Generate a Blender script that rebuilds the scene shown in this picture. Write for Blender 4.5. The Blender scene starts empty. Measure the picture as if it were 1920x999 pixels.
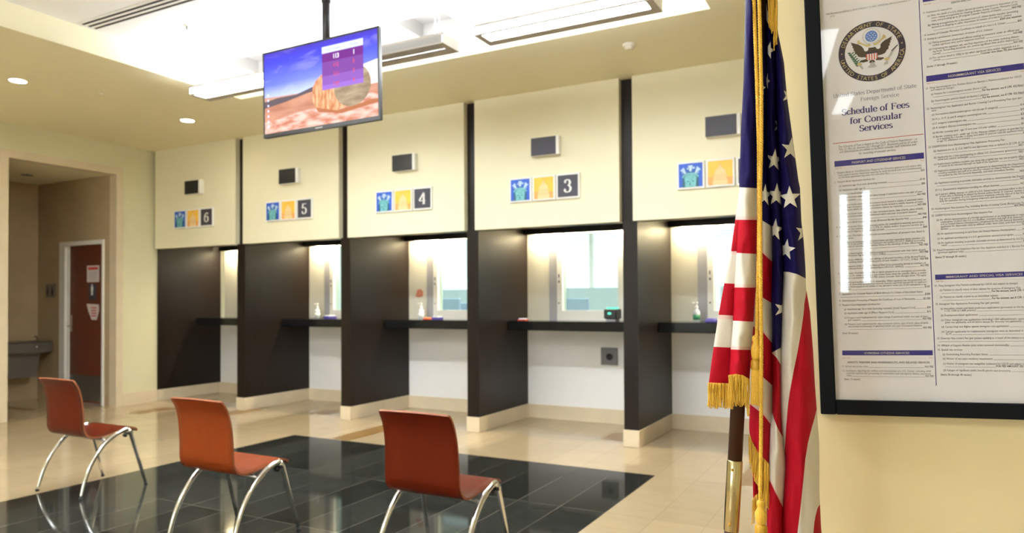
import bpy, math, random
from mathutils import Vector, Matrix
random.seed(7)
PI = math.pi
SC = bpy.context.scene
COL = SC.collection

# ---------------------------------------------------------------- camera, world, exposure
F, CX, CY = 1346.2257, 960.0, 541.58
YAW, PITCH, ROLL = 0.4888, 0.0158, -0.0054
CAM = Vector((7.0610, -6.1485, 1.3094))
_f = Vector((-math.sin(YAW), math.cos(YAW), 0)); _r = Vector((math.cos(YAW), math.sin(YAW), 0)); _u = Vector((0, 0, 1))
FW = _f * math.cos(PITCH) + _u * math.sin(PITCH)
_u2 = _u * math.cos(PITCH) - _f * math.sin(PITCH)
RT = _r * math.cos(ROLL) + _u2 * math.sin(ROLL)
UP = _u2 * math.cos(ROLL) - _r * math.sin(ROLL)
cd = bpy.data.cameras.new('camera'); cam = bpy.data.objects.new('camera', cd); COL.objects.link(cam)
cam.matrix_world = Matrix(((RT.x, UP.x, -FW.x, CAM.x), (RT.y, UP.y, -FW.y, CAM.y), (RT.z, UP.z, -FW.z, CAM.z), (0, 0, 0, 1)))
cd.sensor_width = 36; cd.sensor_fit = 'HORIZONTAL'; cd.lens = F * 36 / 1920
cd.shift_y = (CY - 499.5) / 1920; cd.clip_start = 0.05
cd.dof.use_dof = True; cd.dof.focus_distance = 1.56; cd.dof.aperture_fstop = 4.8
SC.camera = cam
def ray(px, py): return FW + RT * ((px - CX) / F) - UP * ((py - CY) / F)
def at(px, py, t): return CAM + ray(px, py) * t

w = bpy.data.worlds.new('world'); SC.world = w; w.use_nodes = True
w.node_tree.nodes['Background'].inputs[0].default_value = (0.75, 0.85, 1, 1)
w.node_tree.nodes['Background'].inputs[1].default_value = 1.0
SC.view_settings.view_transform = 'Standard'; SC.view_settings.look = 'None'
SC.view_settings.gamma = 1; SC.view_settings.use_curve_mapping = False
SC.view_settings.exposure = 0.76
LIGHT_PENDANT, LIGHT_UP, LIGHT_STRIP, LIGHT_DOWN, LIGHT_OFFICE, LIGHT_WINDOW = 84.0, 34.0, 88.0, 90.0, 9.0, 8.5

# ---------------------------------------------------------------- materials
def mat(name, col, rough=.5, spec=.5, metal=0, var=0, vscale=6, bump=0, bscale=80, emit=None, estr=0, coat=0, stretch=None, sheen=0):
    m = bpy.data.materials.new(name); m.use_nodes = True
    nt = m.node_tree; b = nt.nodes['Principled BSDF']
    b.inputs['Base Color'].default_value = (*col, 1); b.inputs['Roughness'].default_value = rough
    b.inputs['Specular IOR Level'].default_value = spec; b.inputs['Metallic'].default_value = metal
    if coat: b.inputs['Coat Weight'].default_value = coat; b.inputs['Coat Roughness'].default_value = .05
    if sheen: b.inputs['Sheen Weight'].default_value = sheen
    if emit: b.inputs['Emission Color'].default_value = (*emit, 1); b.inputs['Emission Strength'].default_value = estr
    tc = nt.nodes.new('ShaderNodeTexCoord'); src = tc.outputs['Object']
    if stretch:
        mp = nt.nodes.new('ShaderNodeMapping'); mp.inputs['Scale'].default_value = stretch
        nt.links.new(src, mp.inputs[0]); src = mp.outputs[0]
    if var:
        n = nt.nodes.new('ShaderNodeTexNoise'); n.inputs['Scale'].default_value = vscale; n.inputs['Detail'].default_value = 5
        nt.links.new(src, n.inputs['Vector'])
        mx = nt.nodes.new('ShaderNodeMix'); mx.data_type = 'RGBA'
        mx.inputs[6].default_value = (*[c * (1 - var) for c in col], 1); mx.inputs[7].default_value = (*[min(1, c * (1 + var)) for c in col], 1)
        nt.links.new(n.outputs['Fac'], mx.inputs[0]); nt.links.new(mx.outputs[2], b.inputs['Base Color'])
    if bump:
        n2 = nt.nodes.new('ShaderNodeTexNoise'); n2.inputs['Scale'].default_value = bscale
        nt.links.new(src, n2.inputs['Vector'])
        bp = nt.nodes.new('ShaderNodeBump'); bp.inputs['Strength'].default_value = bump; bp.inputs['Distance'].default_value = .004
        nt.links.new(n2.outputs['Fac'], bp.inputs['Height']); nt.links.new(bp.outputs[0], b.inputs['Normal'])
    return m
def emis(name, col, s):
    m = bpy.data.materials.new(name); m.use_nodes = True; nt = m.node_tree; nt.nodes.clear()
    e = nt.nodes.new('ShaderNodeEmission'); e.inputs[0].default_value = (*col, 1); e.inputs[1].default_value = s
    o = nt.nodes.new('ShaderNodeOutputMaterial'); nt.links.new(e.outputs[0], o.inputs[0]); return m
def glass(name, tint=(1, 1, 1), gloss=.04, rough=0.02):
    m = bpy.data.materials.new(name); m.use_nodes = True; nt = m.node_tree; nt.nodes.clear()
    t = nt.nodes.new('ShaderNodeBsdfTransparent'); t.inputs[0].default_value = (*tint, 1)
    g = nt.nodes.new('ShaderNodeBsdfGlossy'); g.inputs['Roughness'].default_value = rough
    ge = nt.nodes.new('ShaderNodeNewGeometry'); dt = nt.nodes.new('ShaderNodeVectorMath'); dt.operation = 'DOT_PRODUCT'
    nt.links.new(ge.outputs['Incoming'], dt.inputs[0]); nt.links.new(ge.outputs['Normal'], dt.inputs[1]); prev = dt.outputs['Value']
    for op, v in (('ABSOLUTE', None), ('SUBTRACT', 1), ('POWER', 5), ('MULTIPLY', .96), ('ADD', gloss)):    # Schlick, the same from both sides
        n = nt.nodes.new('ShaderNodeMath'); n.operation = op
        if op == 'SUBTRACT': n.inputs[0].default_value = 1; nt.links.new(prev, n.inputs[1])
        else:
            nt.links.new(prev, n.inputs[0])
            if v is not None: n.inputs[1].default_value = v
        n.use_clamp = True; prev = n.outputs[0]
    fr = n
    mx = nt.nodes.new('ShaderNodeMixShader'); o = nt.nodes.new('ShaderNodeOutputMaterial')
    nt.links.new(fr.outputs[0], mx.inputs[0]); nt.links.new(t.outputs[0], mx.inputs[1]); nt.links.new(g.outputs[0], mx.inputs[2])
    nt.links.new(mx.outputs[0], o.inputs[0]); return m

M = {}
M['paint'] = mat('yellow_cream_paint', (.70, .66, .445), .6, .3, var=.02, bump=.05, bscale=200)
M['nearpaint'] = mat('warm_cream_paint', (.72, .605, .36), .5, .3, var=.02, bump=.03, bscale=200)
M['soffit'] = mat('soffit_paint', (.82, .755, .53), .6, .3, var=.02, bump=.05, bscale=200)
M['panel'] = mat('cream_panel_paint', (.80, .745, .54), .5, .3, var=.015, bump=.03, bscale=200)
M['white'] = mat('white_ceiling_paint', (.86, .86, .86), .7, .2, var=.01)
M['palebluepaint'] = mat('pale_blue_paint', (.50, .60, .68), .6, .3, var=.03)
M['offwhite'] = mat('pale_wall_paint', (.87, .85, .83), .6, .3, var=.02)
M['beige'] = mat('beige_laminate', (.76, .72, .59), .5, .3, var=.02)
M['frame_white'] = mat('white_metal_frame', (.82, .80, .74), .35, .4, var=.01)
M['greystrip'] = mat('grey_metal_trim', (.40, .39, .40), .4, .4, var=.03)
M['darkwood'] = mat('dark_wenge_laminate', (.0125, .0078, .0056), .40, .24, var=.35, vscale=14, stretch=(1, 1, .08))
M['granite'] = mat('black_granite', (.010, .010, .010), .12, .25, var=.5, vscale=120)
M['stone'] = mat('cream_marble', (.68, .57, .40), .3, .4, var=.10, vscale=5, bump=.03)
M['stonewall'] = mat('tan_marble_cladding', (.44, .33, .19), .35, .4, var=.16, vscale=3)
M['black'] = mat('black_plastic', (.012, .012, .014), .35, .5, var=.1)
M['blackpole'] = mat('black_powder_coat', (.018, .018, .02), .35, .5, var=.1)
M['chrome'] = mat('polished_chrome', (.72, .71, .69), .16, .5, metal=1, var=.03)
M['steel'] = mat('brushed_steel', (.26, .245, .225), .4, .5, metal=.9, var=.06)
M['doorwood'] = mat('red_brown_wood', (.13, .030, .012), .4, .4, var=.3, vscale=5, stretch=(1, 1, 8))
M['chairwood'] = mat('cherry_plywood', (.092, .010, .0022), .4, .08, var=.12, vscale=7, stretch=(6, 1, 1))
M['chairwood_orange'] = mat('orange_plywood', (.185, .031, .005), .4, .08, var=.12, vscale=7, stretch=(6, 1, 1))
M['chairedge'] = mat('plywood_edge', (.25, .075, .028), .5, .4, var=.15, vscale=60)
M['fixture'] = mat('taupe_fixture_metal', (.42, .37, .32), .45, .4, var=.03)
M['fixture_white'] = mat('white_fixture_metal', (.85, .84, .80), .4, .4, var=.01)
M['lens_off'] = mat('unlit_grey_lens', (.33, .31, .29), .4, .4, var=.04)
M['lens'] = emis('lit_lens', (.91, .965, 1), LIGHT_PENDANT)
M['lens_added'] = emis('lit_lens_added', (.91, .965, 1), 60)
M['uplens_added'] = emis('uplight_lens_added', (.89, .95, 1), 34)
M['uplens'] = emis('uplight_lens', (.87, .94, 1), LIGHT_UP)
M['sidelens'] = emis('lit_side_lens', (.94, .97, 1), 10.0)
M['panel_lens'] = emis('ceiling_panel_lens', (.90, .96, 1), 5)
M['strip_lens'] = emis('warm_strip_lens', (1, .86, .58), LIGHT_STRIP)
M['down_lens'] = emis('downlight_lens', (1, .93, .80), LIGHT_DOWN)
M['off_lens'] = emis('office_panel_lens', (.97, 1, .98), LIGHT_OFFICE)
M['daylight'] = emis('daylit_pane', (.80, .93, 1), LIGHT_WINDOW)
M['daylight2'] = emis('daylit_office_pane', (.86, .97, 1), 1.4)
def straw(name, c0, c1, scale, stretch):
    m = emis(name, c0, 1.0); nt = m.node_tree; L = nt.links.new
    tc = nt.nodes.new('ShaderNodeTexCoord'); mp = nt.nodes.new('ShaderNodeMapping'); mp.inputs['Scale'].default_value = stretch
    nz = nt.nodes.new('ShaderNodeTexNoise'); nz.inputs['Scale'].default_value = scale; nz.inputs['Detail'].default_value = 8
    cr = nt.nodes.new('ShaderNodeValToRGB'); cr.color_ramp.elements[0].position = .38; cr.color_ramp.elements[1].position = .62
    cr.color_ramp.elements[0].color = (*c0, 1); cr.color_ramp.elements[1].color = (*c1, 1)
    L(tc.outputs['Object'], mp.inputs[0]); L(mp.outputs[0], nz.inputs['Vector']); L(nz.outputs['Fac'], cr.inputs[0])
    L(cr.outputs[0], [n for n in nt.nodes if n.type == 'EMISSION'][0].inputs[0]); return m
M['pane'] = glass('clear_teller_glass', (.86, .96, .94))
M['posterglass'] = glass('poster_glass', (.98, .98, .98))
M['paper'] = mat('poster_paper', (.84, .82, .87), .6, .3, var=.01)
M['ink'] = mat('black_ink', (.085, .08, .09), .6, .2)
M['inkgrey'] = mat('grey_blue_ink', (.16, .16, .25), .6, .2)
M['inknavy'] = mat('navy_ink', (.05, .045, .21), .6, .2)
M['barblue'] = mat('blue_bar_ink', (.025, .018, .25), .5, .2)
M['barcream'] = mat('cream_ink', (.70, .66, .58), .6, .2)
M['inkred'] = mat('red_ink', (.55, .05, .03), .6, .2)
M['inkorange'] = mat('orange_ink', (.60, .28, .12), .6, .2)
M['frameblack'] = mat('black_satin_frame', (.008, .009, .011), .5, .06, var=.1)
M['navy'] = mat('navy_flag_cloth', (.010, .007, .065), .55, .06, bump=.08, bscale=500)
M['red'] = mat('red_flag_cloth', (.40, .006, .018), .55, .08, bump=.08, bscale=500)
M['cwhite'] = mat('white_flag_cloth', (.68, .63, .56), .55, .1, bump=.08, bscale=500)
M['seam'] = mat('stitched_hem_cloth', (.70, .50, .47), .6, .3, bump=.3, bscale=700)
M['star'] = mat('white_embroidery', (.80, .77, .70), .5, .3, bump=.4, bscale=900)
M['gold'] = mat('gold_yarn', (.72, .42, .035), .45, .4, var=.2, vscale=200, sheen=.2)
M['golddark'] = mat('gold_braid', (.50, .27, .02), .5, .4, var=.2, vscale=250)
M['brass'] = mat('polished_brass', (.50, .42, .24), .2, .5, metal=1, var=.06)
M['polewood'] = mat('walnut_pole', (.050, .021, .011), .4, .12, var=.35, vscale=30, stretch=(1, 1, .1))
M['teal'] = mat('teal_print', (.16, .44, .46), .5, .3, var=.5, vscale=30)
M['skyblue'] = mat('blue_print', (.03, .10, .50), .5, .3, var=.5, vscale=14)
M['paleblue'] = mat('pale_blue_print', (.50, .66, .85), .5, .3, var=.1)
M['darkteal'] = mat('dark_teal_print', (.02, .09, .14), .5, .3)
M['orange'] = mat('orange_print', (.88, .50, .07), .5, .3, var=.15, vscale=16)
M['orangered'] = mat('red_orange_print', (.85, .36, .11), .5, .3, var=.2, vscale=30)
M['domecol'] = mat('tan_print', (.82, .60, .30), .5, .3, var=.1)
M['domedark'] = mat('brown_print', (.60, .38, .16), .5, .3)
M['greyprint'] = mat('grey_print', (.055, .053, .068), .5, .3, var=.05)
M['whiteprint'] = mat('white_print', (.84, .83, .80), .5, .3)
M['pinkpaper'] = mat('pink_white_paper', (.68, .60, .57), .7, .2, var=.06, vscale=40)
M['redprint'] = mat('red_print', (.60, .07, .05), .6, .2)
M['bluegrey'] = mat('blue_grey_fabric', (.36, .46, .70), .8, .2, var=.08, vscale=60)
M['clearplastic'] = mat('translucent_plastic', (.75, .78, .78), .2, .5)
M['greenlabel'] = mat('green_label', (.05, .25, .12), .5, .3)
M['greenlight'] = emis('green_light', (.12, .9, .55), 1.0)
M['notepink'] = mat('faded_red_paper', (.62, .24, .16), .7, .2, var=.2, vscale=60)
M['purple'] = mat('violet_plastic', (.10, .08, .38), .4, .4)
M['outletgrey'] = mat('grey_outlet_plate', (.17, .165, .17), .45, .4, var=.04)
M['slot'] = mat('black_slot', (.03, .028, .03), .7, .2)
M['detector'] = mat('ivory_plastic', (.74, .69, .58), .5, .3)

# ---------------------------------------------------------------- floor material (tiles)
def floor_mat(name, col, tw, tl, x0, y0, rough, var, groutcol, spec=.5, vscale=2.5, g=.005):
    m = bpy.data.materials.new(name); m.use_nodes = True; nt = m.node_tree; L = nt.links.new
    b = nt.nodes['Principled BSDF']; b.inputs['Roughness'].default_value = rough; b.inputs['Specular IOR Level'].default_value = spec
    tc = nt.nodes.new('ShaderNodeTexCoord'); sp = nt.nodes.new('ShaderNodeSeparateXYZ'); L(tc.outputs['Object'], sp.inputs[0])
    def mth(op, a, bv):
        n = nt.nodes.new('ShaderNodeMath'); n.operation = op
        for i, v in enumerate((a, bv)):
            if isinstance(v, (int, float)): n.inputs[i].default_value = v
            elif v is not None: L(v, n.inputs[i])
        return n.outputs[0]
    fx = mth('DIVIDE', mth('SUBTRACT', sp.outputs[0], x0), tw); fy = mth('DIVIDE', mth('SUBTRACT', sp.outputs[1], y0), tl)
    lx = mth('LESS_THAN', mth('FRACT', fx, None), g / tw); ly = mth('LESS_THAN', mth('FRACT', fy, None), g / tl)
    line = mth('MAXIMUM', lx, ly)
    cmb = nt.nodes.new('ShaderNodeCombineXYZ'); L(mth('FLOOR', fx, None), cmb.inputs[0]); L(mth('FLOOR', fy, None), cmb.inputs[1])
    wn = nt.nodes.new('ShaderNodeTexWhiteNoise'); L(cmb.outputs[0], wn.inputs['Vector'])
    nz = nt.nodes.new('ShaderNodeTexNoise'); nz.inputs['Scale'].default_value = vscale; nz.inputs['Detail'].default_value = 7; nz.inputs['Distortion'].default_value = 1.2
    mp = nt.nodes.new('ShaderNodeMapping'); mp.inputs['Scale'].default_value = (1, 3, 1); L(tc.outputs['Object'], mp.inputs[0]); L(mp.outputs[0], nz.inputs['Vector'])
    f = mth('ADD', mth('MULTIPLY', wn.outputs['Value'], .45), mth('MULTIPLY', nz.outputs['Fac'], .75))
    mx = nt.nodes.new('ShaderNodeMix'); mx.data_type = 'RGBA'; L(f, mx.inputs[0])
    mx.inputs[6].default_value = (*[c * (1 - var) for c in col], 1); mx.inputs[7].default_value = (*[c * (1 + var) for c in col], 1)
    m2 = nt.nodes.new('ShaderNodeMix'); m2.data_type = 'RGBA'; L(line, m2.inputs[0]); L(mx.outputs[2], m2.inputs[6]); m2.inputs[7].default_value = (*groutcol, 1)
    L(m2.outputs[2], b.inputs['Base Color']); return m
TW, TL, FX0, FY0 = .3047, 1.05, 5.475, -.915
M['fl_cream'] = floor_mat('cream_marble_tile', (.415, .315, .19), TW, TL, FX0, FY0, .10, .14, (.33, .26, .16))
M['fl_dark'] = floor_mat('black_granite_tile', (.019, .020, .0168), TW, TL, FX0, FY0, .06, .8, (.095, .083, .066), vscale=5, spec=.12, g=.006)
M['fl_tan'] = floor_mat('tan_stone_tile', (.225, .125, .036), TW, TL, FX0, FY0, .3, .12, (.30, .2, .08))

# ---------------------------------------------------------------- mesh helpers
class G:
    def __init__(s): s.v = []; s.f = []; s.m = []; s.sm = []
    def add(s, vs, fs, m=0, smooth=False):
        o = len(s.v); s.v += [tuple(p) for p in vs]
        for f in fs: s.f.append(tuple(i + o for i in f)); s.m.append(m); s.sm.append(smooth)
        return s
    def box(s, x0, x1, y0, y1, z0, z1, m=0):
        return s.add([(x0, y0, z0), (x1, y0, z0), (x1, y1, z0), (x0, y1, z0), (x0, y0, z1), (x1, y0, z1), (x1, y1, z1), (x0, y1, z1)],
                     [(0, 3, 2, 1), (4, 5, 6, 7), (0, 1, 5, 4), (1, 2, 6, 5), (2, 3, 7, 6), (3, 0, 4, 7)], m)
    def bbox(s, x0, x1, y0, y1, z0, z1, b=.004, m=0):      # box with chamfered edges
        vs = []; 
        def ring(z, e): 
            return [(x0 + e + b, y0 + e, z), (x1 - e - b, y0 + e, z), (x1 - e, y0 + e + b, z), (x1 - e, y1 - e - b, z), (x1 - e - b, y1 - e, z), (x0 + e + b, y1 - e, z), (x0 + e, y1 - e - b, z), (x0 + e, y0 + e + b, z)]
        for z, e in ((z0, b), (z0 + b, 0), (z1 - b, 0), (z1, b)): vs += ring(z, e)
        fs = [tuple(range(7, -1, -1)), tuple(range(24, 32))]
        for k in range(3):
            for i in range(8): j = (i + 1) % 8; fs.append((k * 8 + i, k * 8 + j, k * 8 + 8 + j, k * 8 + 8 + i))
        return s.add(vs, fs, m)
    def tube(s, pts, r, n=8, m=0, cap=True, flat=1.0):
        pts = [Vector(p) for p in pts]; rs = r if isinstance(r, (list, tuple)) else [r] * len(pts)
        vs = []; fs = []; a = None
        for i, p in enumerate(pts):
            d = (pts[min(i + 1, len(pts) - 1)] - pts[max(i - 1, 0)]).normalized()
            if a is None: a = d.cross(Vector((1, 0, 0)) if abs(d.x) < .9 else Vector((0, 1, 0))).normalized()
            a = (a - d * a.dot(d)).normalized(); b = d.cross(a)
            for k in range(n):
                t = 2 * PI * k / n; vs.append(p + a * math.cos(t) * rs[i] + b * math.sin(t) * rs[i] * flat)
        for i in range(len(pts) - 1):
            for k in range(n): j = (k + 1) % n; fs.append((i * n + k, i * n + j, (i + 1) * n + j, (i + 1) * n + k))
        if cap: fs.append(tuple(range(n - 1, -1, -1))); fs.append(tuple((len(pts) - 1) * n + k for k in range(n)))
        return s.add(vs, fs, m, True)
    def lathe(s, prof, c=(0, 0, 0), n=20, m=0, axis='z', ribs=0, ribamp=0):
        vs = []; fs = []
        for r, z in prof:
            for k in range(n):
                t = 2 * PI * k / n; rr = r * (1 + ribamp * math.cos(ribs * t)) if ribs else r
                p = (rr * math.cos(t), rr * math.sin(t), z)
                if axis == 'y': p = (p[0], p[2], p[1])
                if axis == 'x': p = (p[2], p[0], p[1])
                vs.append((c[0] + p[0], c[1] + p[1], c[2] + p[2]))
        for i in range(len(prof) - 1):
            for k in range(n): j = (k + 1) % n; fs.append((i * n + k, i * n + j, (i + 1) * n + j, (i + 1) * n + k))
        fs.append(tuple(range(n - 1, -1, -1))); fs.append(tuple((len(prof) - 1) * n + k for k in range(n)))
        return s.add(vs, fs, m, True)
    def flat(s, pts2, y, d=0, m=0, fn=None):               # polygon in x,z at depth y, thickness d toward -y
        fn = fn or (lambda a, b, c: (a, c, b))
        n = len(pts2); vs = [fn(a, b, y - d) for a, b in pts2]; fs = [tuple(range(n))]
        if d:
            vs += [fn(a, b, y) for a, b in pts2]
            fs += [(i, n + i, n + (i + 1) % n, (i + 1) % n) for i in range(n)]
        return s.add(vs, fs, m)
    def build(s, name, mats, parent=None, org=(0, 0, 0), kind=None, label=None, auto=True):
        me = bpy.data.meshes.new(name)
        me.from_pydata([(a - org[0], b - org[1], c - org[2]) for a, b, c in s.v], [], s.f)
        for q in (mats if isinstance(mats, (list, tuple)) else [mats]): me.materials.append(M[q] if isinstance(q, str) else q)
        me.polygons.foreach_set('material_index', s.m); me.polygons.foreach_set('use_smooth', s.sm); me.update()
        o = bpy.data.objects.new(name, me); COL.objects.link(o)
        if parent: o.parent = parent
        else: o.location = org
        if kind: o['kind'] = kind
        if label: o['label'] = label
        return o
def thing(name, label, cat, loc=(0, 0, 0), rot=None, group=None):
    o = bpy.data.objects.new(name, None); COL.objects.link(o); o.empty_display_size = .05
    if rot is not None: o.matrix_world = Matrix.Translation(loc) @ rot.to_4x4()
    else: o.location = loc
    o['label'] = label; o['category'] = cat
    if group: o['group'] = group
    return o
def tag(o, label, cat, group=None):
    o['label'] = label; o['category'] = cat
    if group: o['group'] = group
    return o
def S(g, name, mats, parent=None): return g.build(name, mats, parent, kind='structure')
def relabel(o, label, group=None):
    o['label'] = label
    if group: o['group'] = group
def dup(root, loc, label=None):
    r = root.copy(); COL.objects.link(r); r.location = loc
    if label: r['label'] = label
    for ch in list(root.children):
        c = ch.copy(); COL.objects.link(c); c.parent = r
        for gch in list(ch.children): d = gch.copy(); COL.objects.link(d); d.parent = c
    return r
def interp(pts, y):
    if y <= pts[0][0]: return pts[0][1]
    for (a, b), (c, d) in zip(pts, pts[1:]):
        if y <= c: return b + (d - b) * (y - a) / (c - a) if c > a else d
    return pts[-1][1]

# ================================================================ SETTING
XL, XR, YR, ZC, ZT = -1.60, 9.4, -11.0, 3.307, 3.50
S_ = 1.64; PW = .136; YB = 1.08; BH = .15
# floor with inlay
g = G()
xs = sorted({-3.4, XL, XR, 1.85, FX0, -1.0, -.75, .05, .30, 1.0, 1.27, 2.28, 2.53, 4.60, 4.88, 6.05, 6.30, -3.1, -2.2})
ys = sorted({YR, -4.07, -.915, 4.5, -.75, -.25, -.35, .20, .16, .5, .10, .6, 0.0, -1.20, -1.08})
tans = [(-1.0, -.75, -.75, -.25), (.05, .30, -.35, .20), (1.0, 1.27, .16, .5), (2.28, 2.53, -.915, .10), (4.60, 4.88, .20, .6), (6.05, 6.30, -.915, 0.0), (-3.1, -2.2, -1.20, -1.08)]
for x0, x1 in zip(xs, xs[1:]):
    for y0, y1 in zip(ys, ys[1:]):
        cx, cy = (x0 + x1) / 2, (y0 + y1) / 2
        mi = 1 if 1.85 < cx < FX0 and -4.07 < cy < -.915 else 2 if any(a < cx < b and c < cy < d for a, b, c, d in tans) else 0
        g.add([(x0, y0, 0), (x1, y0, 0), (x1, y1, 0), (x0, y1, 0)], [(0, 1, 2, 3)], mi)
g.box(-3.4, XR, YR, 4.5, -.1, -.01)
S(g, 'floor', ['fl_cream', 'fl_dark', 'fl_tan'])
# ceiling : soffit, tray fascia, tray with two recesses
TX0, TX1, TY0, TY1 = 1.40, 5.97, -8.6, -1.17
g = G()
def hq(x0, x1, y0, y1, z, m): g.add([(x0, y0, z), (x0, y1, z), (x1, y1, z), (x1, y0, z)], [(0, 1, 2, 3)], m)
hq(XL, TX0, YR, .2, ZC, 0); hq(TX1, XR, YR, .2, ZC, 0); hq(TX0, TX1, YR, TY0, ZC, 0); hq(TX0, TX1, TY1, .2, ZC, 0)
def vq(x0, y0, x1, y1, z0, z1, m): g.add([(x0, y0, z0), (x1, y1, z0), (x1, y1, z1), (x0, y0, z1)], [(0, 1, 2, 3)], m)
for a in ((TX0, TY0, TX0, TY1), (TX0, TY1, TX1, TY1), (TX1, TY1, TX1, TY0), (TX1, TY0, TX0, TY0)): vq(*a, ZC, ZT, 1)
rec = [(1.69, 2.16, -1.63, -1.22), (3.61, 4.07, -1.63, -1.22)]
cx_ = sorted({TX0, TX1, *[r[0] for r in rec], *[r[1] for r in rec]}); cy_ = [TY0, -1.63, -1.22, TY1]
for x0, x1 in zip(cx_, cx_[1:]):
    for y0, y1 in zip(cy_, cy_[1:]):
        if any(abs(x0 - r[0]) < 1e-6 and abs(y0 - r[2]) < 1e-6 for r in rec): continue
        hq(x0, x1, y0, y1, ZT, 2)
for x0, x1, y0, y1 in rec:
    hq(x0, x1, y0, y1, ZT + .12, 3)
    for a in ((x0, y0, x0, y1), (x0, y1, x1, y1), (x1, y1, x1, y0), (x1, y0, x0, y0)): vq(*a, ZT, ZT + .12, 3)
g.box(XL - .2, XR, YR, 1.3, ZT + .2, ZT + .3, 0)
S(g, 'ceiling', ['soffit', 'panel', 'white', 'lens_off'])
# left wall with stone portal opening
PY0, PY1, PZ = -1.756, -.505, 2.925       # clear opening
g = G()
g.box(XL - .12, XL, YR, PY0 - .085, 0, ZT + .2); g.box(XL - .12, XL, PY0 - .085, PY1 + .09, PZ + .09, ZT + .2); g.box(XL - .12, XL, PY1 + .09, 1.2, 0, ZT + .2)
S(g, 'wall_left', 'paint')
g = G()
g.box(XL - .125, XL + .012, PY0 - .085, PY0, 0, PZ + .09); g.box(XL - .125, XL + .012, PY1, PY1 + .09, 0, PZ + .09); g.box(XL - .125, XL + .012, PY0, PY1, PZ, PZ + .09)
S(g, 'trim_1', 'stone')
# vestibule beyond the portal
VX = -3.31
g = G()
g.box(VX - .1, VX, -3.2, PY1 + .09, 0, 2.96)                      # far wall
g.box(-2.70, -1.83, PY1, PY1 + .09, 2.115, 2.96)              # door wall over the door
g.box(VX, -2.78, PY1, PY1 + .09, 0, 2.96); g.box(-1.83, XL - .125, PY1, PY1 + .09, 0, 2.96); g.box(-2.78, -2.70, PY1, PY1 + .09, 2.115, 2.96)
g.box(VX, XL - .12, -3.3, -3.2, 0, 2.96)
S(g, 'wall_vestibule', 'stonewall')
g = G(); g.box(VX - .1, XL - .12, -3.3, PY1 + .09, 2.93, 3.0); S(g, 'ceiling_vestibule', 'soffit')
# restroom door
d1 = bpy.data.objects.new('door_1', None); COL.objects.link(d1); d1.location = (-2.3, PY1, 0); d1['kind'] = 'structure'
og = (-2.3, PY1, 0)
g = G(); g.box(-2.78, -2.66, PY1 - .02, PY1 + .09, 0, 2.115); g.box(-1.86, -1.83, PY1 - .02, PY1 + .09, 0, 2.115); g.box(-2.66, -1.86, PY1 - .02, PY1 + .09, 2.06, 2.115)
g.box(-2.66, -2.62, PY1 + .015, PY1 + .09, 0, 2.06)
g.build('door_frame', 'frame_white', d1, og)
g = G(); g.box(-2.62, -1.86, PY1 + .03, PY1 + .075, .005, 2.058); leaf = g.build('door_leaf', 'doorwood', d1, og)
g = G(); g.box(-2.60, -1.88, PY1 + .026, PY1 + .031, .03, .36); g.build('kick_plate', 'steel', d1, og)
g = G(); g.bbox(-2.60, -2.555, PY1 + .02, PY1 + .031, .93, 1.14, .003); g.tube([(-2.578, PY1 + .02, 1.0), (-2.578, PY1 - .03, 1.0), (-2.55, PY1 - .04, 1.0), (-2.47, PY1 - .04, 1.0)], .009); g.build('door_handle', 'chrome', d1, og)
# teller back wall, header panels
XE = 4 * S_ + PW + 1.5
g = G()
g.box(XL, XR, YB, YB + .10, 0, 1.0, 0)
g.box(XL, XR, YB, YB + .10, 2.09, ZT + .2, 1)
for k in range(-1, 4):
    X0 = k * S_
    g.box(max(XL, X0 + PW), X0 + .407, YB, YB + .10, 1.0, 2.09, 2); g.box(X0 + 1.367, X0 + S_, YB, YB + .10, 1.0, 2.09, 2)
    g.box(X0 + .407, X0 + .504, YB - .006, YB + .10, 1.0, 2.09, 3); g.box(X0 + 1.27, X0 + 1.367, YB - .006, YB + .10, 1.0, 2.09, 3)
    g.box(X0 + S_, X0 + S_ + PW, YB, YB + .1, 1.0, 2.09, 2)
g.box(4 * S_ + PW, XR, YB, YB + .10, 1.0, 2.09, 2)
S(g, 'wall_back', ['offwhite', 'panel', 'beige', 'greystrip'])
g = G()
for k in range(-1, 5):
    X0 = k * S_
    g.box(max(XL, X0 + .095), X0 + S_ - .03, 0, .10, 2.012, ZC + .02, 0)
g.box(XL, XR, .066, .16, 2.012, ZC + .02, 1)
g.box(XL, XR, .10, YB, 2.16, 2.20, 1)
S(g, 'wall_header', ['panel', 'darkwood'])
# baseboards
g = G(); g.box(XL, XL + .014, PY1 + .09, .06, 0, BH); g.box(XL, XL + .014, YR, PY0 - .085, 0, BH); S(g, 'baseboard_left', 'stone')
g = G(); g.box(XL, XR, YB - .016, YB, 0, BH); S(g, 'baseboard_back', 'stone')
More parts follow.
